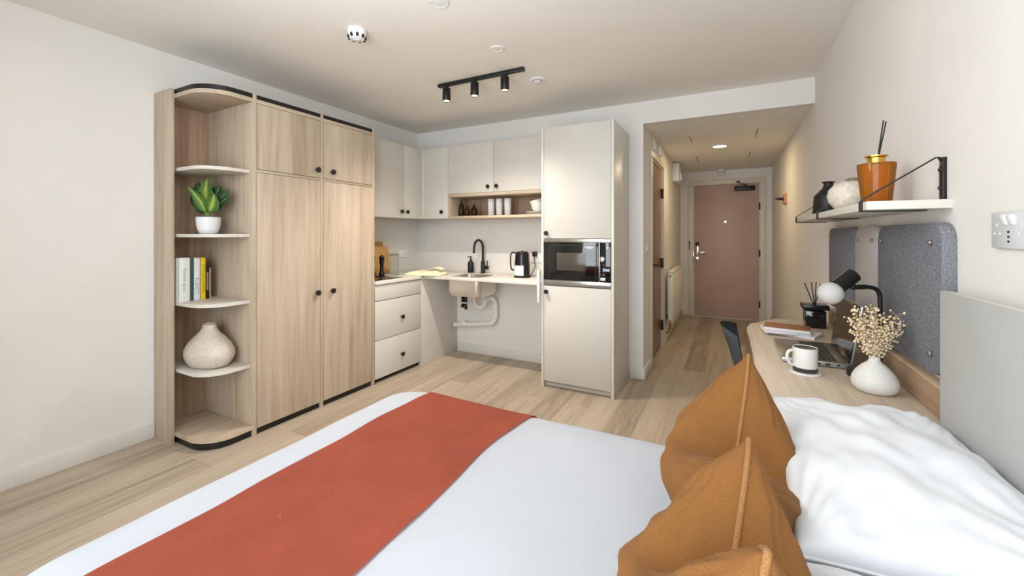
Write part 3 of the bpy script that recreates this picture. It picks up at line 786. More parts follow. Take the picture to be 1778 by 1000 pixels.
# kettle
kx, ky = -1.715, 3.50
kt = thing('kettle', (kx, ky, CT), 'black electric kettle with cream panel at the right end of the worktop', 'kettle')
MB().lathe([(0, .0), (.078, 0), (.08, .006), (.078, .02), (0, .021)], (kx, ky, CT)).build('power_base', 'black', kt)
MB().lathe([(0, .021), (.074, .021), (.075, .03), (.072, .12), (.066, .2), (.064, .222), (.06, .232), (0, .234)], (kx, ky, CT)).build('body', 'mill', kt)
MB().lathe([(0, .234), (.055, .234), (.052, .242), (.012, .246), (.01, .252), (0, .252)], (kx, ky, CT)).build('lid', 'black', kt)
hd = Vector((-RT.x, -RT.y, 0))
MB().ribbon(smoothpath([Vector((kx, ky, CT+.228))+hd*.055, Vector((kx, ky, CT+.235))+hd*.09, Vector((kx, ky, CT+.21))+hd*.108, Vector((kx, ky, CT+.12))+hd*.108, Vector((kx, ky, CT+.075))+hd*.098, Vector((kx, ky, CT+.07))+hd*.07]), FW, .024, .014).build('handle', 'black', kt)
# cream panel wraps part of the lower front
pn = []
for k in range(13):
    a = R(-150+k*8)+0
    pn.append(a)
b = MB(); rr = []
for zz, r0 in ((.022, .0768), (.115, .0745)):
    rr.append([Vector((kx+r0*math.cos(a), ky+r0*math.sin(a), CT+zz)) for a in pn])
rows = [rr[0], rr[1]]
inner = [[Vector((kx+(p.x-kx)*.96, ky+(p.y-ky)*.96, p.z)) for p in row] for row in rows]
b.loft([rows[0], rows[1], inner[1], inner[0], rows[0]], False, False)
b.build('cream_panel', 'ceram', kt)['label'] = 'cream lower panel'
cd = thing('kettle_plug', (-1.70, 3.75, 1.06), 'black plug and cord between the wall socket and the kettle', 'plug')
pc = aty(929, 441, 3.745)
MB().box(pc.x-.024, pc.x+.024, 3.722, 3.756, pc.z-.024, pc.z+.024, .008).build('plug_body', 'black', cd)
MB().tube(smoothpath([pc+Vector((0, -.012, -.02)), pc+Vector((.0, -.02, -.06)), aty(929, 462, 3.70), aty(926, 470, 3.6), Vector((kx+.074, ky+.03, CT+.012))], 6), .0042, 8).build('cord', 'black', cd)
def socket_plate(name, c, sy, sz, nrm, label, grp='kitchen wall sockets'):
    t = thing(name, c, label, 'socket', grp)
    cx, cy, cz = c
    if nrm == 'x':
        MB().box(cx, cx+.009, cy-sy/2, cy+sy/2, cz-sz/2, cz+sz/2, .003).build('plate', 'plastic', t)
        for q in (-.03, .03): MB().box(cx+.008, cx+.012, cy+q-.006, cy+q+.006, cz+.012, cz+.028, .001).build('rocker', 'plastic', t)
    else:
        MB().box(cx-sy/2, cx+sy/2, cy-.009, cy, cz-sz/2, cz+sz/2, .003).build('plate', 'plastic', t)
        for q in (-.03, .03): MB().box(cx+q-.006, cx+q+.006, cy-.012, cy-.008, cz+.012, cz+.028, .001).build('rocker', 'plastic', t)
    return t
socket_plate('wall_socket', (XL+.008, 3.52, 1.068), .147, .086, 'x', 'white wall socket on the left splashback above the open book')
socket_plate('wall_socket', (-1.675, YB-.008, 1.05), .147, .1, 'y', 'white wall socket behind the kettle')

# board, mills, jar, book
def cboard(y0, y1, x, zt, m, label):
    t = thing('chopping_board', (x, (y0+y1)/2, CT), label, 'chopping board', 'chopping boards by the wardrobe')
    out = rrect(y0, y1, 0, zt-CT, .02)
    bm = MB().prism(out, -.009, .009, .003)
    # prism XY -> (Y,Z), lean towards the wall
    lean = R(5)
    T = Matrix(((0, -math.sin(lean), 1, x), (1, 0, 0, 0), (0, math.cos(lean), 0, CT+.003), (0, 0, 0, 1)))
    bm.xf(T).build('board', m, t)
cboard(2.93, 3.195, -3.168, 1.205, 'board2', 'taller darker chopping board leaning behind the other')
cboard(2.95, 3.245, -3.138, 1.152, 'board', 'shorter pale chopping board leaning in front of the taller one')
mp_ = [(0, 0), (.028, 0), (.03, .006), (.028, .02), (.022, .045), (.0165, .08), (.019, .115), (.025, .14), (.022, .15), (.019, .153), (.026, .162), (.027, .178), (.02, .192), (.008, .197), (.008, .204), (.0, .206)]
for x, y, lab in ((-3.045, 2.915, 'black pepper mill half hidden by the wardrobe'), (-3.0, 2.995, 'black pepper mill in full view beside the jar')):
    z = CT+.005 if y < 2.97 else CT
    t = thing('pepper_mill', (x, y, z), lab, 'pepper mill', 'pepper mills by the hob')
    MB().lathe(mp_[:10]+[(0, .153)], (x, y, z), 32).build('body', 'mill', t)
    MB().lathe([(0, .153)]+mp_[9:], (x, y, z), 32).build('cap', 'mill', t)
j = thing('storage_jar', (-2.945, 3.11, CT), 'empty clear glass jar with grey lid on the worktop', 'jar')
MB().lathe([(0, 0), (.041, 0), (.043, .004), (.043, .195), (.040, .195), (.040, .006), (0, .006)], (-2.945, 3.11, CT), 32).build('glass_body', 'clear', j)
MB().lathe([(.0, .196), (.046, .196), (.046, .206), (.04, .212), (0, .213)], (-2.945, 3.11, CT), 32).build('lid', mat('grey_lid', (150, 146, 136), .4, metal=.5, var=.03), j)
# open book lying across the corner of the worktop
ob = thing('open_book', (-2.66, 3.26, CT), 'cream open book lying on the worktop corner', 'book')
ax = (aty(779, 478, 3.33)-aty(709, 478, 3.20)); ax.z = 0; ax.normalize(); ay = Vector((-ax.y, ax.x, 0)); bc = Vector((-2.66, 3.255, CT))
for sgn in (-1, 1):
    rings = []
    for k in range(11):
        t = k/10; xx = sgn*t*.185
        top = .008+.040*math.sin(PI*min(1, .08+t*.92))**.7*(1-.15*t); bot = .003
        rings.append([bc+ax*xx+ay*(-.11)+Vector((0, 0, bot)), bc+ax*xx+ay*.11+Vector((0, 0, bot)), bc+ax*xx+ay*.11+Vector((0, 0, max(top, .005))), bc+ax*xx+ay*(-.11)+Vector((0, 0, max(top, .005)))])
    MB().loft(rings).build('page_block', 'page', ob)
MB().obox(bc+Vector((0, 0, .0015)), ax, ay, (0, 0, 1), .385, .23, .003).build('cover', mat('olive_cover', (120, 116, 92), .6, var=.03), ob)
b = MB(); rings = []
for k in range(9):
    t = k/8; xx = .02+t*.14
    zz = .050+.020*math.sin(PI*t)
    rings.append([bc+ax*xx+ay*(-.02)+Vector((0, 0, zz)), bc+ax*xx+ay*.1+Vector((0, 0, zz+.006)), bc+ax*xx+ay*.1+Vector((0, 0, zz+.008)), bc+ax*xx+ay*(-.02)+Vector((0, 0, zz+.002))])
b.loft(rings).build('lifted_page', 'page', ob)

# upper cabinets
UT, UB, UX, UY = 2.17, 1.447, -2.86, 3.42
KN = [(0, 0), (.011, 0), (.010, .012), (.018, .015), (.019, .024), (.016, .027), (0, .028)]
u = thing('wall_cabinet', (-3.03, 2.98, UB), 'greige two-door wall cabinet on the left wall beside the wardrobe', 'kitchen cabinet', 'greige wall cabinets')
MB().box(XL, UX-.021, 2.57, 3.398, UB, UT-.002).build('carcass', 'cab', u)
for a0, a1, ky_ in ((2.571, 3.155, 3.113), (3.159, 3.397, 3.192)):
    dd = MB().box(UX-.02, UX, a0, a1, UB-.003, UT, .0012).build('door', 'cab', u)
    MB().lathe(KN, (UX, ky_, 1.507), 28, (1, 0, 0)).build('knob', 'black', dd)
MB().box(UX-.02, UX-.001, 3.399, UY+.0, UB-.003, UT, .001).box(UX, -2.822, UY, UY+.02, UB-.003, UT, .001).build('corner_filler', 'cab', u)
u = thing('wall_cabinet', (-2.66, 3.6, UB), 'narrow greige single-door wall cabinet in the corner', 'kitchen cabinet', 'greige wall cabinets')
MB().box(-2.84, -2.518, UY+.021, YB, UB, UT-.002).build('carcass', 'cab', u)
dd = MB().box(-2.82, -2.518, UY, UY+.02, UB-.003, UT, .0012).build('door', 'cab', u)
MB().lathe(KN, (-2.588, UY, 1.51), 28, (0, -1, 0)).build('knob', 'black', dd)
u = thing('wall_cabinet', (-1.95, 3.6, 1.69), 'wide greige two-door wall cabinet above the oak niche', 'kitchen cabinet', 'greige wall cabinets')
MB().box(-2.515, -1.387, UY+.021, YB, 1.692, UT-.002).build('carcass', 'cab', u)
for a0, a1, kx_ in ((-2.514, -1.983, -2.037), (-1.979, -1.388, -1.942)):
    dd = MB().box(a0, a1, UY, UY+.02, 1.69, UT, .0012).build('door', 'cab', u)
    MB().lathe(KN, (kx_, UY, 1.742), 28, (0, -1, 0)).build('knob', 'black', dd)
nb = thing('niche_shelf', (-1.95, 3.6, UB), 'open oak niche shelf under the wide wall cabinet', 'shelf')
n0, n1 = -2.515, -1.387
MB().box(n0, n1, UY+.002, YB, 1.44, 1.464, .001).build('bottom_board', 'oak_x', nb)
MB().box(n0, n1, UY+.002, YB, 1.658, 1.688, .001).build('top_board', 'oak_x', nb)
MB().box(n0, n0+.018, UY+.002, YB, 1.464, 1.658, .001).build('side_board', 'oak_z', nb)
MB().box(n1-.018, n1, UY+.002, YB, 1.464, 1.658, .001).build('side_board', 'oak_z', nb)
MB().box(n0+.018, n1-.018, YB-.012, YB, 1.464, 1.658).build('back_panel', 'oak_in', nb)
NZ = 1.464
def nx(px, y=3.52): return aty(px, 371, y).x
def bud(px, r, h, neck, label, y=3.52):
    x = nx(px, y)
    pr = [(0, 0), (r*.75, 0), (r*.97, h*.1), (r, h*.3), (r*.96, h*.5), (r*.75, h*.68), (neck*1.3, h*.8), (neck, h*.9), (neck*1.2, h), (neck*.8, h), (neck*.7, h*.8), (r*.7, h*.55), (r*.85, h*.35), (r*.8, h*.08), (0, h*.05)]
    one(MB().lathe(pr, (x, y, NZ), 32), 'bud_vase', 'amberd', (x, y, NZ), label, 'vase', 'amber glass bud vases')
bud(801, .031, .165, .009, 'tallest smoked amber glass bud vase in the oak niche')
bud(811.5, .027, .105, .008, 'smallest amber bud vase, in the middle of three', 3.50)
bud(823, .034, .125, .009, 'round amber bud vase nearest the glass tumblers')
gl = []
for i, (px, lab) in enumerate(((853, 'leftmost of the three frosted ribbed tumblers in the niche'), (867, 'middle of the three frosted ribbed tumblers in the niche'), (881.5, 'rightmost of the three frosted ribbed tumblers in the niche'))):
    x = nx(px); b = MB(); rings = []
    for rr_, zz in ((.026, 0), (.028, .004), (.033, .10), (.034, .165), (.031, .165), (.029, .10), (.024, .012)):
        rings.append([Vector((x+(rr_+.0012*math.cos(18*t))*math.cos(t), 3.52+(rr_+.0012*math.cos(18*t))*math.sin(t), NZ+zz)) for t in (2*PI*k/90 for k in range(90))])
    b.loft(rings)
    one(b, 'tumbler', 'frost', (x, 3.52, NZ), lab, 'glass', 'frosted tumblers in the niche', 60)
px_ = nx(928)
for k, lab in enumerate(('lower of the two pale plates stacked in the niche', 'upper of the two pale plates stacked in the niche')):
    z = NZ+k*.016
    one(MB().lathe([(0, 0), (.05, 0), (.06, .004), (.095, .012), (.1, .015), (.097, .0158), (.06, .0085), (0, .006)], (px_, 3.56, z), 48), 'plate', 'ceram', (px_, 3.56, z), lab, 'plate', 'plates in the niche')
def bowl(c, tilt, lab):
    pr = [(0, 0), (.03, 0), (.034, .004), (.052, .03), (.06, .07), (.0605, .082), (.057, .082), (.055, .07), (.046, .03), (.02, .008), (0, .007)]
    b = MB().lathe(pr, (0, 0, 0), 48)
    T = Matrix.Translation(c) @ Matrix.Rotation(R(tilt), 4, RT.cross(Vector((0, 0, 1))))
    b.xf(T)
    one(b, 'bowl', 'ceram', c, lab, 'bowl', 'bowls in the niche')
bowl((px_+.01, 3.56, NZ+.032), 0, 'lower pale bowl standing on the plates in the niche')
bowl((px_+.018, 3.56, NZ+.060), 14, 'upper pale bowl nested tilted in the lower one')

# tall appliance cabinet
ta = thing('tall_cabinet', (-1.08, 3.48, 0), 'tall greige appliance cabinet with built-in microwave beside the hall', 'kitchen cabinet')
TY = 3.195
for x0, x1 in ((-1.385, -1.366), (-.796, -.776)):
    MB().box(x0, x1, TY, YB, 0, WT, .0012).build('side_panel', 'cabside', ta)
MB().box(-1.366, -.796, TY+.03, YB, 2.13, 2.15).box(-1.366, -.796, YB-.01, YB, .06, 2.13).box(-1.366, -.796, TY+.03, YB-.01, .855, .868).box(-1.366, -.796, TY+.03, YB-.01, 1.236, 1.25).build('carcass', 'cab', ta)
MB().box(-1.366, -.796, TY+.06, TY+.075, 0, .055).build('plinth', 'cabside', ta)
MB().box(-1.366, -.796, TY+.04, TY+.058, .03, .056).build('vent_grille', 'steel', ta)
for z0, z1, kz, nm in ((1.247, 2.17, 1.29, 'upper_door'), (.056, .852, .803, 'lower_door')):
    dd = MB().box(-1.363, -.799, TY+.002, TY+.022, z0, z1, .0012).build(nm, 'cab', ta)
    MB().lathe(KN, (-1.336, TY+.002, kz), 28, (0, -1, 0)).build('knob', 'black', dd)
mw = thing('microwave', (-1.08, 3.4, .87), 'built-in black microwave with steel trim in the tall cabinet', 'microwave')
MB().box(-1.35, -.81, TY+.025, YB-.1, .875, 1.225).build('body', 'dark', mw)
MB().box(-1.363, -.799, TY-.004, TY+.022, .864, .903, .0015).build('steel_trim', 'steel', mw)
MB().box(-1.363, -.799, TY-.004, TY+.022, 1.216, 1.242, .0015).build('steel_trim', 'steel', mw)
dr = MB().box(-1.362, -.895, TY-.008, TY+.016, .904, 1.215, .0015).build('glass_door', 'blackgl', mw)
MB().box(-1.245, -1.0, TY-.0088, TY-.0079, .985, 1.13, .0003).build('viewing_window', mat('mesh_window', (78, 72, 66), .2, var=.1, vscale=220), dr)
f = MB()
for q in (-1.315, -.915): f.box(q-.0015, q+.0015, TY-.0088, TY-.0079, .92, 1.195)
f.box(-1.315, -.915, TY-.0088, TY-.0079, 1.192, 1.195)
f.build('door_outline', mat('grey_print', (70, 68, 66), .3, var=.05), dr)
MB().box(-.893, -.886, TY-.007, TY+.016, .904, 1.215, .001).build('handle_strip', 'steel', mw)
cp = MB().box(-.885, -.8, TY-.008, TY+.016, .904, 1.215, .0015).build('control_panel', 'blackgl', mw)
MB().lathe([(0, 0), (.021, 0), (.021, .004), (.017, .006), (.016, .02), (0, .021)], (-.865, TY-.008, 1.085), 28, (0, -1, 0)).box(-.867, -.863, TY-.031, TY-.026, 1.07, 1.10).build('dial', 'chrome', cp)
MB().box(-.86, -.806, TY-.0088, TY-.0079, .99, 1.01, .0003).build('display', mat('pale_display', (150, 176, 184), .3, var=.03), cp)
MB().box(-.879, -.84, TY-.0088, TY-.0079, .918, .94, .0003).box(-.872, -.846, TY-.0094, TY-.0082, .922, .936, .0003).build('button', 'greyplastic', cp)
for q in (-.882, -.852):
    for z in (1.04, 1.015, .99, .965): MB().box(q-.0025, q+.0025, TY-.0088, TY-.0079, z-.003, z+.003).build('button', 'greyplastic', cp)
wb = thing('worktop_bracket', (-1.4, 3.2, .68), 'white track bracket at the end of the worktop against the tall cabinet', 'bracket')
MB().box(-1.41, -1.386, 3.155, 3.188, .71, .985, .003).build('track', 'plastic', wb)

# ------------------------------------------------------------------ wall shelf with its things
sh = thing('wall_shelf', (.48, 2.4, 1.357), 'pale wall shelf on thin black brackets above the desk', 'shelf')
MB().box(.386, XR, 1.65, 3.15, 1.357, 1.383, .0012).build('board', 'grey_shelf', sh)
for y in (1.70, 2.42, 3.10):
    br = MB().ribbon([(.574, y, 1.384), (.574, y, 1.50), (.568, y, 1.512), (.56, y, 1.512), (.384, y, 1.389), (.3815, y, 1.383), (.3815, y, 1.356), (.384, y, 1.3535), (.54, y, 1.3535)], (0, 1, 0), .012, .004)
    br.box(.572, XR, y-.012, y+.012, 1.384, 1.512, .001)
    br.box(.380, .3855, y-.012, y+.012, 1.352, 1.387, .001)
    o = br.build('bracket', 'blackmet', sh)
    for z in (1.42, 1.475): MB().sphere((.572, y, z), .007, 12).build('screw', 'black', o)
SZ = 1.383
def lath(name, m, prof, c, label, cat, grp=None, seg=48):
    return one(MB().lathe(prof, c, seg), name, m, c, label, cat, grp)
lath('flask_vase', 'black', [(0, 0), (.066, 0), (.068, .003), (.062, .095), (.059, .102), (.04, .122), (.026, .138), (.02, .155), (.022, .164), (.030, .170), (.024, .170), (.016, .158), (.016, .13), (0, .12)], (.468, 2.66, SZ), 'black flask vase at the far end of the wall shelf', 'vase')
lath('round_vase', 'stone2', [(0, 0), (.035, 0), (.05, .008), (.07, .035), (.076, .06), (.07, .088), (.05, .112), (.03, .122), (0, .124)], (.462, 2.225, SZ), 'round ivory speckled ceramic vase on the wall shelf', 'vase')
lath('brown_pot', 'brownpot', [(0, 0), (.03, 0), (.078, .01), (.052, .06), (.055, .11), (.050, .140), (.036, .152), (0, .155)], (.525, 2.375, SZ), 'rough brown stoneware pot behind the round ivory vase', 'pot')
bx, by = .478, 1.925
rd = thing('amber_reed_diffuser', (bx, by, SZ), 'tapered amber glass reed diffuser with gold neck on the wall shelf', 'reed diffuser')
b = MB(); rings = []
for rr_, zz in ((.040, 0), (.042, .004), (.0555, .146), (.0545, .151), (.024, .154), (.024, .157), (.018, .157), (.018, .15), (.05, .143), (.037, .012)):
    rings.append([Vector((bx+rr_*math.cos(t), by+rr_*math.sin(t), SZ+zz)) for t in (2*PI*k/48 for k in range(48))])
b.loft(rings).build('bottle', 'amber', rd)
MB().lathe([(.020, .153), (.025, .153), (.025, .172), (.033, .175), (.033, .180), (.02, .180), (.018, .176), (.018, .156), (.020, .153)], (bx, by, SZ)).build('gold_neck', 'gold', rd)
for q, (px, py) in zip((-.012, -.016), ((1534, 209), (1538.5, 211))):
    tip = at(px, py, FW.dot(Vector((bx, by, 0))))
    foot = Vector((bx, by, SZ+.016))+RT*(q*1.6)
    MB().cyl(foot, tip, .0022, seg=8).build('reed', 'black', rd)

# ------------------------------------------------------------------ acoustic felt panels
def fpanel(y0, y1, m, label, bolts):
    z0, z1 = .862, 1.315
    t = thing('acoustic_panel', (XR-.02, (y0+y1)/2, z0), label, 'felt panel', 'felt pinboard panels over the desk')
    out = rrect(y0, y1, z0, z1, .05, 8)
    b = MB().prism(out, -.034, 0, .007)
    b.xf(Matrix(((0, 0, 1, XR), (1, 0, 0, 0), (0, 1, 0, 0), (0, 0, 0, 1)))).build('felt_board', m, t)
    for y in bolts:
        for z in (1.255, .92): MB().lathe([(0, 0), (.008, 0), (.0085, .006), (.006, .009), (0, .01)], (XR-.034, y, z), 16, (-1, 0, 0)).build('fixing_stud', 'steel', t)
fpanel(1.625, 2.187, 'felt_d', 'large charcoal felt panel nearest the bed', (1.685, 2.13))
fpanel(2.2, 2.52, 'felt_l', 'light grey felt panel between the two charcoal ones', (2.25, 2.47))
fpanel(2.533, 3.10, 'felt_d', 'charcoal felt panel farthest from the bed', (2.6, 3.03))

# ------------------------------------------------------------------ desk
DZ = .745
dk = thing('desk', (.35, 2.35, 0), 'oak wall desk with cut corner and low upstand', 'desk')
def arcpts(cx, cy, r, a0, a1, n=8): return [(cx+r*math.cos(R(a0+(a1-a0)*k/n)), cy+r*math.sin(R(a0+(a1-a0)*k/n))) for k in range(n+1)]
out = [(XR, 3.10), (.275, 3.10), (.125, 2.86), (.103, 2.74)]+arcpts(.178, 1.655, .075, 180, 270)+[(XR, 1.60)]
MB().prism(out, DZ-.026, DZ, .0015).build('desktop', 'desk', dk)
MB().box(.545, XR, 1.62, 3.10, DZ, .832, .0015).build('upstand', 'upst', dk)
MB().box(.545, XR, 1.62, 3.10, .832, .836, .001).build('upstand_cap', 'edge', dk)
for y in (1.68, 3.0):
    MB().box(.2, .55, y-.02, y+.02, DZ-.066, DZ-.027, .002).box(.2, .24, y-.02, y+.02, 0, DZ-.066, .002).box(.52, .56, y-.02, y+.02, 0, DZ-.066, .002).box(.2, .56, y-.02, y+.02, 0, .03, .002).build('leg_frame', 'black', dk)
MB().box(.2, .23, 1.70, 2.98, DZ-.056, DZ-.027, .002).build('rail', 'black', dk)

# chair: moulded felt shell on black legs, facing the desk
ch = thing('desk_chair', (.15, 2.33, 0), 'charcoal felt shell chair tucked under the desk', 'chair')
def shell():
    prof = [(.43, .445), (.38, .45), (.28, .44), (.18, .435), (.12, .45), (.075, .50), (.05, .57), (.028, .65), (.005, .73), (-.018, .80), (-.03, .835)]
    prof = [(p.x, p.z) for p in smoothpath([(x, 0, z) for x, z in prof], 4)]
    N = 21; rows = []
    for k, (x, z) in enumerate(prof):
        t = k/(len(prof)-1)
        hw = .225-.02*abs(2*t-1)-(.05*max(0, (t-.85)/.15)**2)-(.02*max(0, (.1-t)/.1))
        row = []
        for i in range(N):
            u = 2*i/(N-1)-1
            lift = .045*abs(u)**2.6*(1-t*.6); fwd = .075*abs(u)**2.4*max(0, (t-.35)/.65)
            row.append(Vector((x+fwd-.0, 2.33+u*hw, z+lift*(1 if t < .6 else .2)-(.03*abs(u)**3 if t > .9 else 0))))
        rows.append(row)
    b = MB(); V = [[b.bm.verts.new(p) for p in r] for r in rows]
    for a, c in zip(V, V[1:]):
        for i in range(N-1): b.bm.faces.new((a[i], a[i+1], c[i+1], c[i]))
    r = bmesh.ops.solidify(b.bm, geom=list(b.bm.faces), thickness=.022)
    return b
so = shell().build('seat_shell', 'felt_c', ch, ang=60)
for sx, sy in ((.33, -.15), (.33, .15), (.10, -.15), (.10, .15)):
    MB().tube([(.2+(sx-.2)*.5, 2.33+sy*.6, .432), (sx+(.05 if sx > .2 else -.06), 2.33+sy*1.35, 0)], .011, 12).build('leg', 'black', ch)

# ------------------------------------------------------------------ desk things
lp = thing('laptop', (.31, 2.23, DZ), 'open laptop with dark screen on the desk behind the mug', 'laptop')
b = MB().box(.204, .432, 2.055, 2.415, DZ+.004, DZ+.022, .003); b.build('base', 'lapsilver', lp)
MB().box(.206, .43, 2.058, 2.412, DZ+.0215, DZ+.0235, .0008).build('palm_rest', 'laptop', lp)
kb = MB()
for i in range(5):
    for q in range(15):
        kb.box(.305+i*.0185, .320+i*.0185, 2.075+q*.0215, 2.0935+q*.0215, DZ+.0235, DZ+.0255, .0008)
kb.build('keyboard', 'keys', lp)
MB().box(.22, .285, 2.18, 2.30, DZ+.0232, DZ+.0238, .0003).build('touchpad', 'laptop', lp)
for k, (q, wd) in enumerate(((.29, .014), (.32, .016), (.352, .016), (.39, .008))): MB().box(q, q+wd, 2.0535, 2.057, DZ+.009, DZ+.016, .0005).build('port', 'dark', lp)
tl_ = R(8.5); ux = Vector((math.sin(tl_), 0, math.cos(tl_))); nn = Vector((-math.cos(tl_), 0, math.sin(tl_))); h0 = Vector((.436, 2.235, DZ+.022))
ld = MB().obox(h0+ux*.117, (0, 1, 0), ux, nn, .36, .234, .008, .003).build('lid', 'lapsilver', lp)
MB().obox(h0+ux*.117+nn*.0042, (0, 1, 0), ux, nn, .352, .228, .0012, .0004).build('bezel', 'blackgl', ld)
MB().obox(h0+ux*.125+nn*.005, (0, 1, 0), ux, nn, .335, .19, .0006).build('display', 'screen', ld)
MB().cyl((.434, 2.08, DZ+.022), (.434, 2.39, DZ+.022), .006).build('hinge', 'dark', lp)

mx, my = .268, 1.935
one(MB().lathe([(0, 0), (.05, 0), (.052, .002), (.052, .006), (.05, .008), (0, .008)], (mx, my, DZ)), 'coaster', 'ceram', (mx, my, DZ), 'round white coaster under the mug', 'coaster')
MZ = DZ+.008
mg = thing('mug', (mx, my, MZ), 'white mug with dark base band and black inside on a coaster', 'mug')
MB().lathe([(0, .0), (.036, .0), (.0385, .003), (.040, .02), (.0405, .0905), (.0395, .092), (.038, .0905), (.0375, .02), (.03, .01), (0, .008)], (mx, my, MZ)).build('cup', 'ceram', mg)
MB().lathe([(.0385, .001), (.0398, .0025), (.0408, .017), (.039, .0175), (.0385, .001)], (mx, my, MZ)).build('base_band', mat('dark_glaze', (58, 56, 52), .4, var=.06), mg)['label'] = 'dark glazed band'
MB().lathe([(.0372, .0895), (.0380, .0897), (.0378, .02), (.03, .012), (0, .0095), (0, .0085)], (mx, my, MZ)).build('inner_glaze', 'mill', mg)['label'] = 'black glazed inside'
hv = -RT
hp = [Vector((mx, my, MZ+z))+hv*q for q, z in ((.037, .078), (.05, .081), (.064, .076), (.070, .06), (.066, .042), (.054, .027), (.037, .023))]
MB().tube(smoothpath(hp, 5), .0055, 12).build('handle', 'ceram', mg)

# notebooks
def slab(c, lx, ly, h, ang, m, name, label, extra=None):
    c = Vector(c); a = R(ang); ax = Vector((math.cos(a), math.sin(a), 0)); ay = Vector((-ax.y, ax.x, 0))
    t = thing(name, c, label, 'notebook', 'notebooks on the desk')
    MB().obox(c+Vector((0, 0, h*.45)), ax, ay, (0, 0, 1), lx*.985, ly*.97, h*.9).build('pages', 'paper', t)
    MB().obox(c+Vector((0, 0, h*.95)), ax, ay, (0, 0, 1), lx, ly, h*.1, .0006).build('cover', m, t)
    if extra:
        for q in (-.28, .28): MB().lathe([(0, 0), (.006, 0), (.005, .002), (0, .0025)], c+ax*lx*q+Vector((0, 0, h)), 16).build('rivet', 'copper', t)
slab((.325, 2.665, DZ), .21, .15, .014, -22, 'paper', 'notebook', 'white paper notebook at the bottom of the pile beside the laptop')
slab((.275, 2.64, DZ+.014), .205, .145, .016, 6, mat('pale_cover', (224, 214, 200), .6, var=.02), 'notebook', 'pale notebook in the middle of the pile')
slab((.285, 2.635, DZ+.030), .205, .145, .014, -8, 'tanbook', 'notebook', 'tan notebook with two rivets on top of the pile', True)

# black cube reed diffuser at the far end
qx, qy = .45, 2.93
bd = thing('black_reed_diffuser', (qx, qy, DZ), 'square black reed diffuser bottle at the far end of the desk', 'reed diffuser')
MB().box(qx-.05, qx+.05, qy-.05, qy+.05, DZ, DZ+.1, .008).build('bottle', 'blackgl', bd)
MB().box(qx-.062, qx+.062, qy-.062, qy+.062, DZ+.106, DZ+.132, .004).box(qx-.03, qx+.03, qy-.03, qy+.03, DZ+.098, DZ+.108).build('cap', 'mill', bd)
for px, py, b0 in ((1397, 491, -.004), (1409, 490, 0), (1417, 489, .003), (1424, 493, .006)):
    tip = at(px, py, FW.dot(Vector((qx, qy, 0))))
    MB().cyl((qx+b0, qy+b0, DZ+.125), tip, .0026, seg=8).build('reed', 'black', bd)

# desk lamp
DL = FW.dot(Vector((.47, 1.985, 0)))
lx, ly = .47, 1.985
la = thing('desk_lamp', (lx, ly, DZ), 'black desk lamp with frosted globe bulb behind the white vase', 'lamp')
MB().lathe([(0, 0), (.062, 0), (.065, .003), (.065, .022), (.062, .026), (0, .027)], (lx, ly, DZ)).build('base', 'black', la)
p0 = at(1528, 600, DL); p0.z = DZ+.02
pts = [p0, at(1528, 560, DL), at(1528, 520, DL), at(1526, 509, DL), at(1521, 502, DL), at(1512, 499, DL), at(1500, 498, DL), at(1484, 498.5, DL)]
MB().tube([pts[0]]+smoothpath(pts[1:], 5), .0075, 12).build('arm', 'black', la)
MB().tube([at(1502, 498, DL), at(1484, 498.5, DL)], .0092, 12).sphere(at(1481, 498, DL), .011, 14).build('joint', 'blackmet', la)
ha, hb_ = at(1482, 477, DL), at(1453, 499, DL)
hs = MB().cyl(ha, hb_, .027, .027, 32); hs.build('lamp_head', 'blackmet', la)
MB().sphere(at(1442, 509, DL), .041, 32).build('globe_bulb', 'globe', la)
MB().tube(smoothpath([(lx-.02, ly+.06, DZ+.01), (lx-.02, ly+.10, DZ+.006), (lx+.04, ly+.12, DZ+.006), (lx+.065, ly+.02, DZ+.006)], 6), .003, 8).build('cord', 'black', la)

# vase and dried flowers
vx, vy = .447, 1.818
wv_ = thing('bud_vase', (vx, vy, DZ), 'matte white low vase holding dried flowers on the desk', 'vase')
MB().lathe([(0, 0), (.055, 0), (.066, .004), (.079, .016), (.083, .032), (.079, .05), (.066, .07), (.045, .09), (.026, .103), (.0195, .112), (.019, .122), (.0205, .125), (.0165, .125), (.0155, .112), (.0, .1)], (0, 0, 0), 64).xf(Matrix.Translation((vx, vy, DZ)) @ Matrix.Diagonal((.78, .78, .97, 1))).build('body', 'ceram', wv_)
df = thing('dried_flowers', (vx, vy, DZ+.11), 'bunch of dried cream bud sprays in the white vase', 'dried flowers')
rng = random.Random(7); st = MB(); be = MB()
VD = FW.dot(Vector((vx, vy, 0))); nk = Vector((vx, vy, DZ+.105))
tips = [(1483, 537), (1492, 548), (1502, 545), (1512, 534), (1520, 541), (1530, 548), (1540, 560), (1556, 549), (1566, 566), (1557, 572), (1548, 585), (1500, 560), (1490, 566), (1510, 562), (1524, 566), (1478, 552), (1534, 578), (1515, 580), (1498, 585), (1544, 590), (1505, 600), (1530, 600), (1485, 575)]
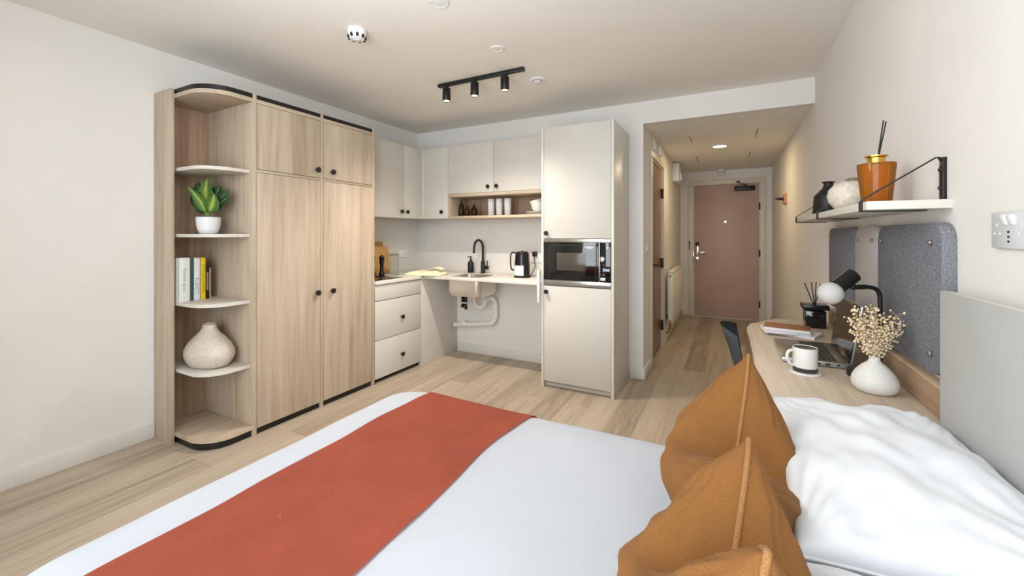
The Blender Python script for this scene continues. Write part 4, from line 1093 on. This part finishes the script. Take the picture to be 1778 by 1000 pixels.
for px, py in tips:
    tip = at(px, py, VD+rng.uniform(-.05, .05))
    mid = nk.lerp(tip, .5)+Vector((rng.uniform(-.006, .006), rng.uniform(-.006, .006), .012))
    path = smoothpath([nk+Vector((rng.uniform(-.006, .006), rng.uniform(-.006, .006), -.03)), nk+Vector((rng.uniform(-.008, .008), rng.uniform(-.008, .008), .02)), mid, tip], 5)
    st.tube(path, .0011, 5)
    n_ = len(path)
    for k in range(int(n_*.38), n_):
        for q in range(4):
            dv = Vector((rng.gauss(0, 1), rng.gauss(0, 1), rng.gauss(.25, .8))).normalized()*rng.uniform(.008, .024)
            e_ = path[k]+dv
            st.tube([path[k], path[k]+dv*.5+Vector((0, 0, .002)), e_], .0006, 4)
            be.sphere(e_, rng.uniform(.0024, .0041), 8, rng.uniform(.8, 1.25))
s1 = st.build('stems', 'twig', df); s2 = be.build('buds', 'berry', df); s2['kind'] = 'stuff'

# double socket on the right wall
ws = thing('usb_wall_socket', (XR, 1.357, 1.29), 'white double socket with USB ports on the right wall above the headboard', 'socket')
yc = 1.357; zc = 1.29
MB().box(XR-.012, XR, yc-.073, yc+.073, zc-.043, zc+.043, .004).build('plate', 'greyplastic', ws)
for q in (-.014, .012): MB().obox((XR-.014, yc+q, zc+.024), (1, 0, .25), (0, 1, 0), (-.25, 0, 1), .008, .018, .024, .002).build('rocker', 'plastic', ws)
for k in range(3): MB().box(XR-.0125, XR-.0115, yc-.003, yc+.005, zc-.005-.011*k-.002, zc-.005-.011*k+.003, .0003).build('usb_port', 'dark', ws)
for q in (.047, -.045):
    for dy, dz, sy_, sz_ in ((0, .012, .004, .008), (-.011, -.008, .006, .004), (.011, -.008, .006, .004)):
        MB().box(XR-.0126, XR-.0116, yc+q+dy-sy_/2, yc+q+dy+sy_/2, zc+dz-sz_/2, zc+dz+sz_/2, .0003).build('pin_hole', 'plastic', ws)

# ------------------------------------------------------------------ bed
HX = .527
hbd = thing('headboard', (.545, .8, 0), 'grey-green panel headboard standing against the right wall', 'headboard')
MB().box(HX, HX+.026, .05, 1.572, .0, 1.122, .0015).build('panel', 'headb', hbd)
MB().box(HX+.001, HX+.025, .051, 1.571, 1.122, 1.1235, .0006).build('edge_band', 'headedge', hbd)
bx0, bx1, by0, by1 = -1.39, HX-.004, .16, 1.545
bdt = thing('bed', (-.45, .85, 0), 'double bed base and mattress hidden under white bedding', 'bed')
MB().box(bx0+.06, bx1, by0+.05, by1-.05, .06, .32, .01).build('base', 'headb', bdt)
MB().box(bx0+.05, bx1, by0+.04, by1-.04, .32, .535, .04, 4).build('mattress', 'duvet', bdt)
for x in (bx0+.15, bx1-.1):
    for y in (by0+.12, by1-.12): MB().cyl((x, y, 0), (x, y, .06), .025).build('leg', 'black', bdt)

BT = .572
def drape(x, y, off=0.0):
    """point of a cover laid over the mattress: rounded plan corners, rolled edges, hanging sides"""
    RC, r = .20, .10
    ix0, ix1, iy0, iy1 = bx0+RC, bx1+1, by0+RC, by1-RC
    cx, cy = min(max(x, ix0), ix1), min(max(y, iy0), iy1)
    dx, dy = x-cx, y-cy; e = math.hypot(dx, dy)
    nz = .0
    p = Vector((x, y, 0)); n0 = noise.noise(Vector((x*2.3, y*2.3, 1.7)))*.008+noise.noise(Vector((x*6, y*6, 4)))*.0025
    if e < 1e-6:
        return Vector((x, y, BT+off+n0))
    ux, uy = dx/e, dy/e; fl = RC-r
    if e <= fl:
        h, dz, nx_, nz_ = e, 0, 0, 1
    elif e <= fl+r*PI/2:
        a = (e-fl)/r; h = fl+r*math.sin(a); dz = r*(1-math.cos(a)); nx_, nz_ = math.sin(a), math.cos(a)
    else:
        ex = e-fl-r*PI/2; h = fl+r+.02*ex; dz = r+ex; nx_, nz_ = 1, 0
        h += .012*math.sin((x*9+y*11))*min(1, ex/.15)
    soft = .018*min(1, e/.2)**2       # the filling thins towards its rim
    q = Vector((cx+ux*(h+off*nx_), cy+uy*(h+off*nx_), BT-dz-soft+off*nz_+n0*nz_))
    return q
def cover(x0, x1, y0, y1, n, m_, off, th, name, mt, org, label, cat, wob=0):
    b = MB(); V = []
    for i in range(n+1):
        row = []
        for k in range(m_+1):
            x = x0+(x1-x0)*i/n; y = y0+(y1-y0)*k/m_
            if wob:
                t = (i/n-.5)*2; x += wob*t*noise.noise(Vector((y*3, t, 2.2)))
            p = drape(x, y, off)
            # fine creases
            if wob: p.z += .0025*max(0, noise.noise(Vector((x*14+y*5, y*4, 7))))
            row.append(b.bm.verts.new(p))
        V.append(row)
    for i in range(n):
        for k in range(m_):
            b.bm.faces.new((V[i][k], V[i+1][k], V[i+1][k+1], V[i][k+1]))
    bmesh.ops.solidify(b.bm, geom=list(b.bm.faces), thickness=th)
    return one(b, name, mt, org, label, cat, None, 80)
cover(bx0-.2, .34, by0-.2, by1+.2, 110, 110, .004, .003, 'duvet', 'duvet', (-.5, .85, BT), 'smooth white duvet covering the bed', 'duvet')
cover(-1.168, -.685, by0-.17, by1+.17, 46, 120, .010, .003, 'bed_runner', 'runner', (-.92, .85, BT), 'terracotta bed runner laid across the white duvet', 'bed runner', .022)

def pillow(w, h, t, c, A, B, seed, n=44, chop=0, pin=.07, ear=1.0, pw=.42, wr=.006, sag=0):
    """pillow: A,B in-plane axes; chop presses a dip in the +B edge. Returns mesh builder and its seam path"""
    A, B = Vector(A).normalized(), Vector(B).normalized(); N = A.cross(B).normalized(); c = Vector(c)
    b = MB(); top = {}; bot = {}; seam = []
    def P(u, v, s):
        x = u*w/2*(1-pin*(1-v*v)); y = v*h/2*(1-pin*(1-u*u))
        if chop:
            g = math.exp(-(u/.5)**2)*max(0, (v+.55)/1.55)**1.7
            y -= chop*g
            x *= 1-.22*max(0, v)**2
        e = max(0, (1-u*u)*(1-v*v))
        T = t/2*e**pw
        if chop: T *= 1+.18*math.exp(-(u/.6)**2)*max(0, v)
        q = noise.noise(Vector((u*2.2+seed, v*2.2, s)))*wr*2+noise.noise(Vector((u*6+seed, v*5, s*2)))*wr*.6
        # pulled creases running in from the corners
        rad = math.atan2(abs(v)-1.05, abs(u)-1.05); dist = math.hypot(abs(u)-1, abs(v)-1)
        q += wr*.9*math.sin(rad*26+seed)*math.exp(-dist*2.4)
        T = s*max(0, T+q*min(1, e*6))
        return c+A*x+B*(y)+N*T
    G = {}
    for s in (1, -1):
        for i in range(n+1):
            for k in range(n+1):
                u, v = 2*i/n-1, 2*k/n-1
                u = math.sin(u*PI/2)*.35+u*.65; v = math.sin(v*PI/2)*.35+v*.65
                edge = i in (0, n) or k in (0, n)
                if edge and s == -1: G[s, i, k] = G[1, i, k]
                else: G[s, i, k] = b.bm.verts.new(P(u, v, s))
        for i in range(n):
            for k in range(n): b.bm.faces.new((G[s, i, k], G[s, i+1, k], G[s, i+1, k+1], G[s, i, k+1]))
    path = [G[1, i, 0].co.copy() for i in range(n)]+[G[1, n, k].co.copy() for k in range(n)]+[G[1, n-i, n].co.copy() for i in range(n)]+[G[1, 0, n-k].co.copy() for k in range(n)]
    return b, path
def closed_tube(path, r, seg=8):
    b = MB(); n = len(path); rings = []; u = None
    for i in range(n+1):
        p = path[i % n]; d = (path[(i+1) % n]-path[(i-1) % n]).normalized()
        if u is None: u = d.orthogonal().normalized()
        u = (u-d*u.dot(d)).normalized(); v = d.cross(u)
        rings.append([p+r*(math.cos(t)*u+math.sin(t)*v) for t in (2*PI*k/seg for k in range(seg))])
    return b.loft(rings, True)

def cushion(NB, NT, FT, FB, t, chop, seed, label):
    """square cushion given by its four pinched corners (near/far, bottom/top)"""
    NB, NT, FT, FB = map(Vector, (NB, NT, FT, FB)); c = (NB+NT+FT+FB)/4
    N = ((FT-NB).cross(NT-FB)).normalized()
    if N.x > 0: N = -N
    dn = ((NB+FB)-(NT+FT)).normalized()
    o = thing('cushion', c, label, 'cushion', 'tan cushions on the bed')
    b = MB(); n = 56; G = {}
    def P(u, v, s):
        uu, vv = u*(1-.06*(1-v*v)), v*(1-.07*(1-u*u))
        p = NB*(1-uu)*(1-vv)/4+FB*(1+uu)*(1-vv)/4+FT*(1+uu)*(1+vv)/4+NT*(1-uu)*(1+vv)/4
        g = math.exp(-(u/.52)**2)*max(0, (v+.4)/1.4)**1.6
        p = p+dn*chop*g
        e = max(0, (1-u*u)*(1-v*v))
        T = t/2*max(0, 1-u*u)**.42*max(0, 1-v*v)**.52*(1-.34*v)
        q = noise.noise(Vector((u*2.1+seed, v*2.1, s)))*.016+noise.noise(Vector((u*5+seed, v*5, s*2)))*.006
        rad = math.atan2(abs(v)-1.05, abs(u)-1.05); dist = math.hypot(abs(u)-1, abs(v)-1)
        q += .009*math.sin(rad*22+seed)*math.exp(-dist*2.2)
        # slack cloth folds running down from the pressed-in top edge
        q += .007*math.sin(u*11+v*3+seed)*g
        return p+N*s*max(0, T+q*min(1, e*5))
    for s in (1, -1):
        for i in range(n+1):
            for k in range(n+1):
                u, v = 2*i/n-1, 2*k/n-1
                u = math.sin(u*PI/2)*.4+u*.6; v = math.sin(v*PI/2)*.4+v*.6
                if s == -1 and (i in (0, n) or k in (0, n)): G[s, i, k] = G[1, i, k]
                else: G[s, i, k] = b.bm.verts.new(P(u, v, s))
        for i in range(n):
            for k in range(n): b.bm.faces.new((G[s, i, k], G[s, i+1, k], G[s, i+1, k+1], G[s, i, k+1]))
    path = [G[1, i, 0].co.copy() for i in range(n)]+[G[1, n, k].co.copy() for k in range(n)]+[G[1, n-i, n].co.copy() for i in range(n)]+[G[1, 0, n-k].co.copy() for k in range(n)]
    b.build('cover', 'cushion', o, ang=80)
    closed_tube(path, .0042).build('seam', 'cushseam', o, ang=80)
    return o
cushion((.0, .86, .63), (.045, .80, .87), (.05, 1.22, .975), (-.01, 1.27, .665), .285, .15, 3.1, 'tan canvas cushion with pinched corners, the farther of two on the bed')
cushion((-.03, .34, .63), (.036, .47, .975), (.032, .765, .955), (-.03, .81, .66), .26, .15, 8.4, 'tan canvas cushion nearest the camera on the bed')

def wpillow(c, w, h, t, B, seed, label, A=(0, 1, 0)):
    o = thing('pillow', c, label, 'pillow', 'white pillows at the headboard')
    A = Vector(A).normalized(); B = Vector(B).normalized()
    b, path = pillow(w, h, t, c, A, B, seed, 60, 0, .04, pw=.33, wr=.011)
    b.build('pillowcase', 'pillow', o, ang=80)
    closed_tube(path, .003).build('hem', 'pillow', o, ang=80)
wpillow((.32, 1.20, .632), .66, .39, .105, (-1, 0, 0), 1.2, 'lower white pillow of the far stack at the headboard')
wpillow((.32, .47, .632), .66, .39, .105, (-1, 0, 0), 2.7, 'lower white pillow of the near stack at the headboard')
wpillow((.312, 1.19, .744), .72, .42, .155, (-1, 0, .0), 4.4, 'upper white pillow of the far stack beside the desk')
wpillow((.312, .45, .744), .72, .42, .155, (-1, 0, .0), 6.9, 'upper white pillow of the near stack by the camera')
